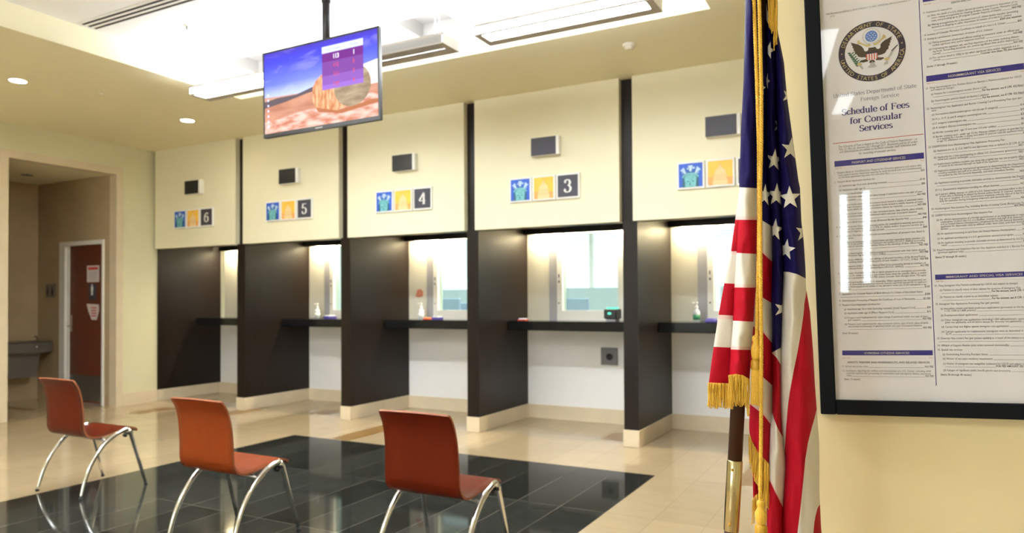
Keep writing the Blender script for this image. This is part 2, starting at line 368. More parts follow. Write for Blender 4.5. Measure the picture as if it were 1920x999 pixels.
# windows of the counters
for k in range(-1, 4):
    X0 = k * S_; og = (X0 + .887, YB, 1.09)
    wn = bpy.data.objects.new('window_%d' % (k + 2), None); COL.objects.link(wn); wn.location = og; wn['kind'] = 'structure'
    g = G(); a, b, c, d = X0 + .504, X0 + 1.27, 1.0, 2.09
    g.box(a, a + .062, YB - .012, YB + .10, c, d); g.box(b - .062, b, YB - .012, YB + .10, c, d); g.box(a + .062, b - .062, YB - .012, YB + .10, c, 1.195); g.box(a + .062, b - .062, YB - .012, YB + .10, 2.065, d)
    g.build('window_frame', 'frame_white', wn, og)
    g = G(); g.box(a + .062, b - .062, YB + .03, YB + .038, 1.195, 2.065); g.build('window_pane', 'pane', wn, og)
    g = G(); g.bbox(a + .020, a + .032, YB - .022, YB - .012, 1.555, 1.595, .003); g.build('latch', 'greyprint', wn, og); g = G(); g.bbox(a + .020, a + .034, YB - .022, YB - .012, 1.50, 1.525, .003); g.build('latch', 'greyprint', wn, og); g = G(); g.bbox(a + .018, a + .032, YB - .022, YB - .012, 1.268, 1.284, .003); g.build('lock', 'greyprint', wn, og)
# office behind
g = G(); g.box(XL, XR, 4.3, 4.4, 0, 1.50, 1); g.box(XL, XR, 4.3, 4.4, 2.55, 2.8)
for k in range(8): g.box(XL + k * 1.5 - .03, XL + k * 1.5 + .03, 4.3, 4.4, 1.50, 2.55)
g.box(XL - .1, XL, 1.18, 4.4, 0, 2.8); g.box(XR - .1, XR, 1.18, 4.4, 0, 2.8)
S(g, 'wall_office', ['white', 'palebluepaint'])
g = G(); g.box(XL, XR, 1.18, 4.4, 2.7, 2.8); S(g, 'ceiling_office', 'white')
for k in range(5):
    og = (XL + 2.2 * k + .9, 2.6, 2.7); t = thing('office_light', 'white square ceiling panel light in the office behind the counters', 'ceiling light', og, None, 'office ceiling lights')
    g = G(); g.box(og[0] - .6, og[0] + .6, 2.3, 2.9, 2.695, 2.70); g.build('diffuser', 'off_lens', t, og)
    g = G(); g.box(og[0] - .63, og[0] + .63, 2.27, 2.3, 2.68, 2.70); g.box(og[0] - .63, og[0] + .63, 2.9, 2.93, 2.68, 2.70); g.box(og[0] - .63, og[0] - .6, 2.3, 2.9, 2.68, 2.70); g.box(og[0] + .6, og[0] + .63, 2.3, 2.9, 2.68, 2.70); g.build('frame', 'fixture_white', t, og)
for k in range(7):
    x0, x1 = XL + k * 1.5 + .03, XL + k * 1.5 + 1.47
    og = ((x0 + x1) / 2, 4.3, .95)
    wn = bpy.data.objects.new('window_%d' % (k + 10), None); COL.objects.link(wn); wn.location = og; wn['kind'] = 'structure'
    g = G(); g.box(x0, x1, 4.36, 4.37, 1.50, 2.55); g.build('window_pane', 'daylight2', wn, og)
    g = G()
    for i in range(26): z = 1.53 + i * .04; g.add([(x0, 4.31, z - .012), (x1, 4.31, z - .012), (x1, 4.335, z + .012), (x0, 4.335, z + .012)], [(0, 1, 2, 3)])
    g.build('blind', 'white', wn, og)
# rear and right walls, wall carrying the poster
SLITS = [(7.665, 7.75, 1.38, 2.48), (7.895, 7.98, 1.48, 2.51), (2.0, 3.0, 1.0, 2.5), (4.0, 5.0, 1.0, 2.5)]  # last two windows are unseen, added for general daylight
g = G()
xs = sorted({XL, XR, *[s[0] for s in SLITS], *[s[1] for s in SLITS]})
for x0, x1 in zip(xs, xs[1:]):
    h = [s for s in SLITS if abs(s[0] - x0) < 1e-6]
    if h: g.box(x0, x1, YR - .15, YR, 0, h[0][2]); g.box(x0, x1, YR - .15, YR, h[0][3], ZT + .2)
    else: g.box(x0, x1, YR - .15, YR, 0, ZT + .2)
S(g, 'wall_rear', 'panel')
for i, (x0, x1, z0, z1) in enumerate(SLITS):
    g = G(); g.box(x0, x1, YR - .12, YR - .11, z0, z1); S(g, 'window_%d' % (i + 20), 'daylight')
g = G(); g.box(XR, XR + .1, YR, 1.2, 0, ZT + .2); S(g, 'wall_right', 'panel')

PHI, RHO = .0824, .0262
P0 = at(1650, 400, 1.75)
R0 = Vector((math.cos(PHI), math.sin(PHI), 0)); NN = Vector((math.sin(PHI), -math.cos(PHI), 0)); ZZ = Vector((0, 0, 1))
E1 = R0 * math.cos(RHO) + ZZ * math.sin(RHO); E2 = ZZ * math.cos(RHO) - R0 * math.sin(RHO)
def uv(px, py):
    d = ray(px, py); t = (P0 - CAM).dot(NN) / d.dot(NN); X = CAM + d * t - P0
    return X.dot(E1), X.dot(E2)
WOFF = .022                                                       # wall face lies this far behind the paper
d = ray(1443, 500); t = (P0 - NN * WOFF - CAM).dot(NN) / d.dot(NN); WL = CAM + d * t
g = G()
a = Vector((WL.x, WL.y, 0)); b = a + R0 * 2.6; th = -NN * .30
g.add([a, b, b + th, a + th] + [p + ZZ * (ZC + .02) for p in (a, b, b + th, a + th)], [(0, 3, 2, 1), (4, 5, 6, 7), (0, 1, 5, 4), (1, 2, 6, 5), (2, 3, 7, 6), (3, 0, 4, 7)])
S(g, 'wall_near', 'nearpaint')
# ================================================================ BOOTHS
PLACE = {-1: 'leftmost booth numbered 6', 0: 'booth numbered 5', 1: 'booth numbered 4', 2: 'booth numbered 3', 3: 'booth nearest the flag'}
PN = {-1: 'on the yellow wall left of booth 6', 0: 'between booth 6 and booth 5', 1: 'between booth 5 and booth 4', 2: 'between booth 4 and booth 3', 3: 'between booth 3 and the booth by the flag', 4: 'at the far right end behind the flag'}
for k in range(-1, 5):
    X0 = k * S_; og = (X0 + PW / 2, .5, 0)
    if k == -1: x0, x1, y0 = XL, XL + .02, .075; og = (XL + .01, .5, 0)
    else: x0, x1, y0 = X0, X0 + PW, 0
    t = thing('booth_partition', 'dark brown booth partition on a cream stone plinth, ' + PN[k], 'partition', og, None, 'dark partitions between the teller booths')
    g = G(); g.box(x0, x1, y0, YB - .001, BH, 2.011); g.box(x0, x1, .162, YB - .001, 2.011, 2.158); g.build('panel', 'darkwood', t, og)
    e = .012 if k >= 0 else 0
    g = G(); g.bbox(x0 - e * .5, x1 + e * .5, y0 - e, YB - .016, 0, BH, .003); g.build('plinth', 'stone', t, og)
for k in range(-1, 4):
    X0 = k * S_; x0, x1 = max(XL + .02, X0 + PW), X0 + S_; og = ((x0 + x1) / 2, .85, .99)
    t = thing('counter', 'black granite counter shelf of the ' + PLACE[k], 'counter', og, None, 'black counters in the booths')
    g = G(); g.bbox(x0, x1, .60, YB - .012, .992, 1.09, .005); g.build('slab', 'granite', t, og)
    t2 = thing('strip_light', 'thin black light bar glowing warm over the window of the ' + PLACE[k], 'light', (og[0], 1.04, 2.04), None, 'light bars over the counters'); o2 = (og[0], 1.04, 2.04)
    g = G(); g.box(x0, x1, .985, 1.0, 2.035, 2.108); g.build('housing', 'black', t2, o2)
    g = G(); g.box(x0 + .10, x1 - .10, 1.0, YB - .002, 2.05, 2.055); g.build('diffuser', 'strip_lens', t2, o2)
# number displays and picture tiles above each booth
def tri(cx, cz, r, n=24, ry=None, a0=0, a1=2 * PI): return [(cx + r * math.cos(a0 + (a1 - a0) * i / n), cz + (ry or r) * math.sin(a0 + (a1 - a0) * i / n)) for i in range(n + (0 if a1 - a0 > 6.2 else 1))]
# ---- serif lettering drawn with a broad-nib pen
def arc(cx, cy, rx, ry, a0, a1, n=16): return [(cx + rx * math.cos(math.radians(a0 + (a1 - a0) * i / n)), cy + ry * math.sin(math.radians(a0 + (a1 - a0) * i / n))) for i in range(n + 1)]
X_, C_, A_ = .46, .66, .69
def stem(x, y0, y1): return [(x, y0), (x, y1)]
def ser(x, y, h=.11): return ('s', x, y, h)
GL = {
 'a': (.44, [arc(.20, .33, .12, .12, 170, 20, 12) + [(.31, .30), (.31, .06), (.36, .01), (.42, .03)], [(.31, .27), (.16, .22)] + arc(.15, .11, .09, .11, 100, 300, 10) + [(.31, .09)]], []),
 'c': (.42, [arc(.23, .23, .18, .22, 35, 330, 22)], []),
 'd': (.50, [arc(.22, .23, .17, .22, 0, 360, 24), stem(.38, 0, A_)], [ser(.35, A_, .07), ser(.41, .01, .06)]),
 'e': (.43, [[(.06, .25), (.38, .25)] + arc(.22, .25, .17, .20, 0, 185, 12) + arc(.23, .22, .18, .21, 180, 325, 14)], []),
 'f': (.32, [stem(.14, 0, .52) + arc(.25, .53, .11, .15, 180, 45, 8), [(.03, .44), (.28, .44)]], [ser(.14, .01)]),
 'g': (.46, [arc(.21, .29, .14, .15, 0, 360, 20), [(.13, .16), (.10, .09), (.16, .05), (.32, .03)] + arc(.22, -.09, .18, .11, 40, -220, 16), [(.32, .40), (.42, .43)]], []),
 'h': (.52, [stem(.12, 0, A_), [(.12, .34)] + arc(.27, .30, .13, .14, 150, 0, 8) + [(.40, 0)]], [ser(.12, .01), ser(.40, .01), ser(.09, A_, .07)]),
 'i': (.27, [stem(.13, 0, X_), [(.13, .60), (.13, .68)]], [ser(.13, .01), ser(.10, X_, .07)]),
 'l': (.27, [stem(.13, 0, A_)], [ser(.13, .01), ser(.10, A_, .07)]),
 'm': (.80, [stem(.12, 0, X_), [(.12, .34)] + arc(.26, .30, .13, .14, 150, 0, 8) + [(.39, 0)], [(.39, .34)] + arc(.54, .30, .13, .14, 150, 0, 8) + [(.67, 0)]], [ser(.12, .01), ser(.39, .01), ser(.67, .01), ser(.09, X_, .07)]),
 'n': (.52, [stem(.12, 0, X_), [(.12, .34)] + arc(.27, .30, .13, .14, 150, 0, 8) + [(.40, 0)]], [ser(.12, .01), ser(.40, .01), ser(.09, X_, .07)]),
 'o': (.48, [arc(.24, .23, .18, .22, 0, 360, 26)], []),
 'p': (.50, [stem(.12, -.20, X_), arc(.28, .23, .17, .22, 170, -170, 22)], [ser(.12, -.20), ser(.09, X_, .07)]),
 'r': (.37, [stem(.12, 0, X_), [(.12, .30)] + arc(.28, .30, .14, .14, 150, 50, 6)], [ser(.12, .01), ser(.09, X_, .07)]),
 's': (.38, [arc(.20, .345, .12, .105, 30, 250, 12) + arc(.19, .11, .13, .11, 75, -150, 14)], [ser(.32, .39, .02)]),
 't': (.31, [stem(.14, .62, .10) + arc(.23, .10, .09, .09, 180, 310, 8), [(.03, .44), (.28, .44)]], []),
 'u': (.52, [[(.12, X_), (.12, .14)] + arc(.25, .14, .13, .13, 180, 330, 8), stem(.40, 0, X_)], [ser(.09, X_, .07), ser(.37, X_, .07), ser(.43, .01, .05)]),
 'v': (.47, [[(.07, X_), (.24, .0)], [(.24, 0), (.41, X_)]], [ser(.07, X_, .10), ser(.41, X_, .08)]),
 'C': (.66, [arc(.36, .33, .29, .33, 40, 325, 24)], [('v', .59, .50, .08)]),
 'D': (.70, [stem(.14, 0, C_), [(.04, .65), (.30, .65)] + arc(.30, .33, .31, .32, 90, -90, 18) + [(.04, .01)]], []),
 'F': (.58, [stem(.15, 0, C_), [(.04, .65), (.53, .65)], [(.15, .35), (.40, .35)]], [ser(.15, .01, .12), ('v', .53, .58, .07), ('v', .40, .35, .07)]),
 'S': (.53, [arc(.27, .49, .17, .16, 35, 260, 14) + arc(.26, .17, .19, .17, 80, -155, 16)], [('v', .43, .56, .07), ('v', .07, .12, .07)]),
 'U': (.70, [[(.15, C_), (.15, .20)] + arc(.36, .20, .21, .20, 180, 360, 12) + [(.57, C_)]], [ser(.15, .65, .12), ser(.57, .65, .10)]),
 '2': (.50, [arc(.24, .48, .16, .18, 160, -20, 12) + [(.10, .06)], [(.07, .05), (.42, .05)]], []),
 '3': (.50, [arc(.23, .50, .15, .15, 160, -80, 14), arc(.23, .18, .18, .18, 80, -160, 16)], [('b', .11, .53, .055), ('b', .09, .13, .06)]),
 '4': (.52, [[(.36, 0), (.36, .66)], [(.36, .66), (.04, .20)], [(.04, .19), (.48, .19)]], [ser(.36, .01, .10)]),
 '5': (.50, [[(.14, .64), (.42, .64)], [(.14, .64), (.11, .36)], [(.11, .36)] + arc(.23, .20, .18, .20, 110, -150, 18)], [('b', .10, .12, .06)]),
 '6': (.50, [[(.40, .63)] + arc(.36, .26, .29, .37, 95, 180, 10) + arc(.25, .20, .18, .20, 180, 540, 24)], [('b', .39, .56, .05)]),
}
def pen(g, text, x, z, size, T, t, y, m=0, fn=None, xs=1.0, shear=0):
    """letters as ribbons whose width follows the direction of the stroke"""
    fn = fn or (lambda a, b, c: (a, c, b)); cx = x
    P = lambda a, b: fn(cx + (a + shear * b) * size * xs, z + b * size, y)
    for ch in text:
        if ch == ' ': cx += .27 * size * xs; continue
        if ch not in GL: cx += .4 * size * xs; continue
        adv, strokes, sers = GL[ch]
        for st in strokes:
            n = len(st); vs = []
            for i, (a, b) in enumerate(st):
                q0, q1 = st[max(i - 1, 0)], st[min(i + 1, n - 1)]
                dx, dy = q1[0] - q0[0], q1[1] - q0[1]; L = math.hypot(dx, dy) or 1
                s = abs(dy) / L; wd = (t + (T - t) * s ** 1.4) / 2
                vs += [P(a - dy / L * wd, b + dx / L * wd), P(a + dy / L * wd, b - dx / L * wd)]
            g.add(vs, [(2 * i, 2 * i + 1, 2 * i + 3, 2 * i + 2) for i in range(n - 1)], m)
        for k, a, b, h in sers:
            if k == 's': q = [(a - h, b - t * .45), (a + h, b - t * .45), (a + h, b + t * .45), (a - h, b + t * .45)]
            elif k == 'b': q = [(a + h * math.cos(i * PI / 5), b + h * math.sin(i * PI / 5)) for i in range(10)]
            else: q = [(a - t * .7, b - h), (a + t * .7, b - h), (a + t * .7, b + h), (a - t * .7, b + h)]
            g.add([P(*p) for p in q], [tuple(range(len(q)))], m)
        cx += adv * size * xs
    return cx
def penwidth(text, size, xs=1): return sum((.27 if c == ' ' else GL[c][0] if c in GL else .4) for c in text) * size * xs
NUM = {-1: '6', 0: '5', 1: '4', 2: '3', 3: '2'}
for k in range(-1, 4):
    X0 = k * S_; n = NUM[k]
    where = 'over the booth numbered ' + n if k < 3 else 'nearest the flag'
    x0 = X0 + .755; og = (x0 + .14, 0, 2.76)
    t = thing('number_display', 'small blank black box display ' + where, 'display', og, None, 'black displays over the booths')
    g = G(); g.bbox(x0, x0 + .285, -.055, 0, 2.672, 2.846, .003); g.build('housing', 'fixture_white', t, og)
    g = G(); g.box(x0, x0 + .255, -.060, -.054, 2.675, 2.843); g.build('screen', 'greyprint' if k > 1 else 'black', t, og)
    for j, kind in enumerate(('statue', 'dome', 'number')):
        a = X0 + .50 + j * .249; b = a + .236; z0, z1 = 2.253, 2.489; og = ((a + b) / 2, 0, (z0 + z1) / 2)
        lab = {'statue': 'square blue picture tile of a crowned teal head ', 'dome': 'square orange picture tile of a domed building ', 'number': 'square grey tile with white number %s ' % n if k < 3 else 'square grey number tile partly hidden by the flag '}[kind]
        t = thing('picture_tile' if j < 2 else 'number_tile', lab + (where if (j < 2 or k < 3) else 'beside the orange tile'), 'sign', og, None, ('blue picture tiles over the booths', 'orange picture tiles over the booths', 'grey number tiles over the booths')[j])
        g = G(); g.bbox(a, b, -.022, 0, z0, z1, .003); g.build('backing', 'whiteprint', t, og)
        i0, i1, q0, q1 = a + .016, b - .016, z0 + .016, z1 - .016; w_ = i1 - i0; c = (i0 + i1) / 2; yy = -.0225
        if j == 0:
            g = G(); g.flat([(i0, q0), (i1, q0), (i1, q1), (i0, q1)], yy, .0003, 0)
            for px, pz, r in ((.25, .62, .10), (.75, .60, .10), (.42, .78, .08), (.62, .8, .07)): g.flat(tri(i0 + px * w_, q0 + pz * w_, r * w_, 12, r * w_ * .6), yy - .001, 0, 1)
            for a0_, a1_ in ((-50, -30), (-10, 10), (30, 50)): g.flat([(c + math.sin(math.radians(q)) * w_ * rr, q0 + w_ * (.36 + rr * math.cos(math.radians(q)))) for q, rr in ((a0_, .30), (a0_, .56), (a1_, .56), (a1_, .30))], yy - .0012, 0, 1)
            for aa in (-62, -38, -13, 13, 38, 62):                # rays of the crown
                s, co = math.sin(math.radians(aa)), math.cos(math.radians(aa)); bx, bz = c + s * w_ * .22, q0 + w_ * (.42 + .14 * co); e = .028 * w_
                tx, tz = c + s * w_ * .44, q0 + w_ * (.52 + .40 * co)
                g.flat([(bx - e * co, bz + e * s), (bx + e * co, bz - e * s), (min(max(tx, i0), i1), min(tz, q1))], yy - .002, 0, 3)
            g.flat(tri(c, q0 + .30 * w_, .34 * w_, 20, .30 * w_, 0, PI) + [(c - .34 * w_, q0), (c + .34 * w_, q0)], yy - .003, 0, 3)
            g.flat(tri(c, q0 + .38 * w_, .25 * w_, 20, .14 * w_, 0, PI) + [(c - .22 * w_, q0), (c + .22 * w_, q0)], yy - .004, 0, 2); g.flat(tri(c, q0 + .40 * w_, .36 * w_, 20, .20 * w_, 0.15, PI - .15) + tri(c, q0 + .36 * w_, .30 * w_, 20, .17 * w_, 0.15, PI - .15)[::-1], yy - .0045, 0, 2)
            for sx in (-.10, .10): g.flat(tri(c + sx * w_, q0 + .24 * w_, .055 * w_, 10, .022 * w_), yy - .005, 0, 3)
            g.flat([(c - .015 * w_, q0 + .25 * w_), (c + .02 * w_, q0 + .08 * w_), (c - .05 * w_, q0 + .08 * w_)], yy - .005, 0, 3)
            g.build('print', ['skyblue', 'paleblue', 'teal', 'darkteal'], t, og)
        elif j == 1:
            g = G(); g.flat([(i0, q0), (i1, q0), (i1, q1), (i0, q1)], yy, .0003, 0)
            g.flat([(i0, q0), (i1, q0), (i1, q0 + .30 * w_), (i0, q0 + .36 * w_)], yy - .001, 0, 1)
            g.flat([(c - .30 * w_, q0), (c + .30 * w_, q0), (c + .30 * w_, q0 + .20 * w_), (c - .30 * w_, q0 + .20 * w_)], yy - .002, 0, 2)
            g.flat([(c - .27 * w_, q0 + .22 * w_), (c + .27 * w_, q0 + .22 * w_), (c + .27 * w_, q0 + .40 * w_), (c - .27 * w_, q0 + .40 * w_)], yy - .002, 0, 2)
            g.flat(tri(c, q0 + .42 * w_, .24 * w_, 20, .30 * w_, 0, PI), yy - .002, 0, 2)
            g.flat([(c - .06 * w_, q0 + .70 * w_), (c + .06 * w_, q0 + .70 * w_), (c + .05 * w_, q0 + .80 * w_), (c - .05 * w_, q0 + .80 * w_)], yy - .002, 0, 2)
            g.flat([(c - .02 * w_, q0 + .8 * w_), (c + .02 * w_, q0 + .8 * w_), (c, q0 + .95 * w_)], yy - .002, 0, 3)
            for i in range(7):
                xx = c - .24 * w_ + i * .08 * w_; g.flat([(xx - .010 * w_, q0 + .24 * w_), (xx + .010 * w_, q0 + .24 * w_), (xx + .010 * w_, q0 + .38 * w_), (xx - .010 * w_, q0 + .38 * w_)], yy - .003, 0, 3)
            for zz in (.21, .41): g.flat([(c - .3 * w_, q0 + zz * w_ - .008 * w_), (c + .3 * w_, q0 + zz * w_ - .008 * w_), (c + .3 * w_, q0 + zz * w_ + .006 * w_), (c - .3 * w_, q0 + zz * w_ + .006 * w_)], yy - .003, 0, 3)
            g.build('print', ['orange', 'orangered', 'domecol', 'domedark'], t, og)
        else:
            g = G(); g.flat([(i0, q0), (i1, q0), (i1, q1), (i0, q1)], yy, .0003, 0)
            sz = .178; pen(g, n, c - GL[n][0] * sz / 2, (q0 + q1) / 2 - .33 * sz, sz, .12, .04, yy - .002, 1)
            g.build('print', ['greyprint', 'whiteprint'], t, og)
# things on the counters
def bottle(x, y, z, label):
    og = (x, y, z); t = thing('sanitizer_bottle', label, 'bottle', og, None, 'pump bottles on the counters')
    g = G(); g.lathe([(.030, 0), (.034, .006), (.034, .085), (.030, .105), (.014, .122), (.013, .13)], og, 16); g.build('body', 'clearplastic', t, og)
    g = G(); g.lathe([(.0345, .02), (.0345, .07)], og, 16); g.build('label_band', 'greenlabel' if 'green' in label else 'whiteprint', t, og)
    g = G(); g.lathe([(.016, .13), (.016, .15), (.007, .152), (.006, .18), (.014, .182), (.014, .195)], og, 14); g.tube([(x, y, z + .188), (x - .035, y - .01, z + .186), (x - .042, y - .012, z + .178)], .005, 8); g.build('pump', 'whiteprint', t, og)
CZ = 1.09
bottle(-.80, .9, CZ, 'clear pump bottle on the counter of booth 6')
bottle(.42, .93, CZ, 'clear pump bottle on the counter of booth 5')
bottle(2.06, .93, CZ, 'clear pump bottle on the counter of booth 4 below the red note')
bottle(5.36, .88, CZ, 'pump bottle with green label on the counter next to the flag')
def pad(x, y, label, m, sx=.05, sy=.07, h=.03, lid=None):
    og = (x, y, CZ); t = thing('small_box', label, 'box', og)
    g = G(); g.bbox(x - sx, x + sx, y - sy, y + sy, CZ, CZ + h, .004); g.build('body', m, t, og)
    g = G(); g.bbox(x - sx * .8, x + sx * .8, y - sy * .8, y + sy * .8, CZ + h, CZ + h + .012, .003); g.build('lid', lid or 'whiteprint', t, og)
pad(.70, .86, 'small white topped violet box beside the bottle on counter of booth 5', 'purple', lid='whiteprint')
pad(2.37, .82, 'small white topped violet box below the red note', 'purple', .045, .06, .026)
pad(2.25, .80, 'small red packet on the counter of booth 4', 'redprint', .04, .05, .012, 'orangered')
pad(5.52, .80, 'small violet box on the counter right of the green labelled bottle', 'purple', .05, .05, .025, 'purple')
pad(5.72, .80, 'small brown packet on the counter nearest the flag', 'domedark', .05, .05, .02, 'domecol')
pad(3.50, .80, 'small red packet on the left end of the counter of booth 3', 'redprint', .045, .05, .012, 'paleblue')
og = (4.52, .81, CZ); t = thing('card_reader', 'black desktop device with glowing green top on the counter of booth 3', 'device', og)
g = G(); g.bbox(4.455, 4.59, .73, .89, CZ + .025, CZ + .125, .008); g.build('body', 'black', t, og)
g = G(); g.bbox(4.47, 4.575, .75, .87, CZ, CZ + .025, .004); g.build('base', 'greystrip', t, og)
g = G(); g.bbox(4.475, 4.575, .75, .86, CZ + .125, CZ + .142, .004); g.box(4.50, 4.535, .726, .732, CZ + .07, CZ + .092); g.build('lit_window', 'greenlight', t, og)
g = G(); g.flat([(1.875, 1.36), (1.93, 1.35), (1.985, 1.365), (1.99, 1.42), (1.955, 1.455), (1.90, 1.445)], YB, .002); tag(g.build('paper_note', 'notepink', None, (1.93, YB, 1.4)), 'red paper note stuck on the beige panel above counter of booth 4', 'note')
# outlet under counter of booth 3
og = (4.385, YB, .71); t = thing('power_outlet', 'square grey outlet plate with round black socket under the counter', 'outlet', og)
g = G(); g.bbox(4.29, 4.48, YB - .012, YB, .615, .802, .004); g.build('plate', 'outletgrey', t, og)
g = G(); g.lathe([(.036, 0), (.036, -.006), (.030, -.006), (.030, -.002)], (4.39, YB - .012, .705), 24, axis='y'); g.build('socket', 'black', t, og)
# office dividers and chairs seen through the windows
for i, (px, ya, h, wd, lab) in enumerate([(843, 2.3, 1.34, .16, 'tall blue grey office divider behind window of booth 4'), (1072, 2.3, 1.33, .22, 'blue grey office divider behind left side of window of booth 3'), (866, 2.6, 1.28, .13, 'lower blue grey office divider behind window of booth 4')]):
    d = ray(px, 560); s = (ya - CAM.y) / d.y; x = CAM.x + d.x * s; og = (x, ya, 0)
    t = thing('office_divider', lab, 'divider', og)
    g = G(); g.bbox(x - wd, x + wd, ya, ya + .05, .12, h, .01); g.build('fabric_panel', 'bluegrey', t, og)
    for xx in (x - wd, x + wd - .03): g = G(); g.box(xx, xx + .03, ya - .1, ya + .15, 0, .12); g.build('foot', 'steel', t, og)

# ================================================================ CEILING THINGS
ZF = 3.13
def pendant(x0, x1, y1, lit, label, cables, grp='long pendant lights under the far side of the tray'):
    og = ((x0 + x1) / 2, y1 - .11, ZF); y0 = y1 - .22; t = thing('pendant_light', label, 'light', og, None, grp)
    g = G(); b = .05; bf = .085
    for a in ((x0, x1, y0, y0 + .012), (x0, x1, y1 - bf, y1), (x0, x0 + b, y0 + .012, y1 - bf), (x1 - b, x1, y0 + .012, y1 - bf)): g.box(a[0], a[1], a[2], a[3], ZF, ZF + .012)
    g.box(x0, x1, y1 - .01, y1, ZF + .06, ZF + .078); g.box(x0, x0 + .01, y0 + .01, y1 - .01, ZF + .012, ZF + .075); g.box(x1 - .01, x1, y0 + .01, y1 - .01, ZF + .012, ZF + .075)
    g.box(x0, x1, y0, y0 + .006, ZF + .06, ZF + .078)
    g.build('housing', 'fixture', t, og)
    for ya in (y0, y1 - .006): g = G(); g.box(x0 + .01, x1 - .01, ya, ya + .006, ZF + .012, ZF + .06); g.build('side_lens', 'sidelens' if lit else 'lens_off', t, og)  # far side lens added to brighten the header panels and soffit
    g = G(); g.box(x0 + b, x1 - b, y0 + .012, y1 - bf, ZF + .014, ZF + .02); g.build('lens', ('lens' if y1 > -3 else 'lens_added') if lit else 'lens_off', t, og)
    g = G(); g.box(x0 + .03, x1 - .03, y0 + .03, y1 - .03, ZF + .072, ZF + .078); g.build('upper_lens', 'uplens' if y1 > -3 else 'uplens_added', t, og)
    for cx in cables:
        g = G(); g.tube([(cx, y0 + .11, ZF + .07), (cx, y0 + .11, ZT)], .003, 6); g.tube([(cx + .02, y0 + .11, ZF + .07), (cx + .05, y0 + .11, ZT)], .002, 6); g.lathe([(.03, ZT - .02), (.03, ZT)], (cx + .02, y0 + .11, 0), 12); g.build('cable', 'fixture_white', t, og)
pendant(1.60, 2.92, -1.70, True, 'lit long pendant light at the left corner of the tray, behind the television', (1.75, 2.8))
pendant(3.00, 4.27, -1.70, False, 'unlit grey long pendant light right of the television', (3.1, 4.13))
pendant(4.53, 5.79, -1.70, True, 'lit long pendant light with glowing lens near the flag end of the tray', (4.66, 5.65))
for yy in (-4.75, -7.8):  # unseen pendant rows added to brighten the poster, near wall and flag
    for xx in (1.6, 3.06, 4.53): pendant(xx, xx + 1.26, yy, True, 'lit long pendant light, unseen, added under the near half of the tray', (xx + .13, xx + 1.12), 'added unseen pendant lights under the near half of the tray')
def downlight(x, y, label, lit=True, z=ZC, r=.066, grp='round recessed ceiling lights'):
    og = (x, y, z); t = thing('downlight', label, 'light', og, None, grp)
    g = G(); n = 28
    vs = [(x + rr * math.cos(2 * PI * k / n), y + rr * math.sin(2 * PI * k / n), z + dz) for rr, dz in ((r + .008, 0), (r + .008, -.004), (r, -.006), (r, 0)) for k in range(n)]
    g.add(vs, [(i * n + k, i * n + (k + 1) % n, (i + 1) * n + (k + 1) % n, (i + 1) * n + k) for i in range(3) for k in range(n)], 0, True); g.build('trim_ring', 'detector' if lit else 'steel', t, og)
    g = G(); g.lathe([(r, -.003), (r, -.001)], og, n); g.build('lens', 'down_lens' if lit else 'steel', t, og)
downlight(.135, -2.56, 'round glowing downlight in the yellow ceiling nearest the left edge')
downlight(.225, -.875, 'round glowing downlight in the yellow ceiling above booth 5')
downlight(-2.62, -1.02, 'unlit round downlight in the alcove ceiling behind the stone portal', False, 2.93, .06)
og = (5.257, -.78, ZC); t = thing('smoke_detector', 'round ivory smoke detector on the ceiling above booth 3', 'detector', og)
g = G(); g.lathe([(.052, 0), (.052, -.012), (.046, -.018)], og, 24); g.build('base', 'detector', t, og)
g = G(); g.lathe([(.036, -.018), (.034, -.036), (.020, -.042)], og, 24); g.build('cap', 'detector', t, og)
for x0, x1, ya, yb, lab in ((7.13, 7.36, -10.2, -8.0, 'long white ceiling light panel behind the viewer'), (7.56, 7.70, -10.7, -9.9, 'short white ceiling light panel behind the viewer')):
    og = ((x0 + x1) / 2, (ya + yb) / 2, ZC); t = thing('ceiling_light', lab, 'light', og)
    g = G(); g.box(x0, x1, ya, yb, ZC - .006, ZC - .003); g.build('diffuser', 'panel_lens', t, og)
    g = G(); e = .02
    for a in ((x0 - e, x0, ya - e, yb + e), (x1, x1 + e, ya - e, yb + e), (x0, x1, ya - e, ya), (x0, x1, yb, yb + e)): g.box(*a, ZC - .012, ZC - .001)
    g.build('frame', 'fixture_white', t, og)
for i, (x, y, z, lab) in enumerate([(.08, -2.19, ZC, 'small flush ceiling sprinkler next to the leftmost downlight'), (.376, -1.95, ZC, 'small flush ceiling sprinkler between the two glowing downlights'), (-.215, -1.055, ZC, 'small flush ceiling sprinkler left of the downlight above booth 5'), (2.14, -2.36, ZT, 'small sprinkler head hanging from the white tray ceiling')]):
    og = (x, y, z); t = thing('sprinkler', lab, 'sprinkler', og, None, 'ceiling sprinklers')
    g = G(); g.lathe([(.028, 0), (.028, -.004), (.010, -.006)], og, 16); g.build('plate', 'detector', t, og)
    g = G(); g.lathe([(.007, -.005), (.006, -.028), (.014, -.030), (.014, -.033)] if z == ZT else [(.012, -.004), (.012, -.008), (.008, -.010)], og, 12); g.build('head', 'steel' if z == ZT else 'detector', t, og)
og = (2.9, -2.72, ZT); t = thing('slot_diffuser', 'linear ceiling air vent with three black slots in the white tray', 'vent', og)
g = G(); g.box(1.42, 5.5, -2.80, -2.64, ZT - .005, ZT - .001); g.build('plate', 'white', t, og)
for yy in (-2.775, -2.725, -2.675):
    g = G(); g.box(1.46, 5.46, yy - .009, yy + .009, ZT - .008, ZT - .005); g.build('slot', 'slot', t, og)

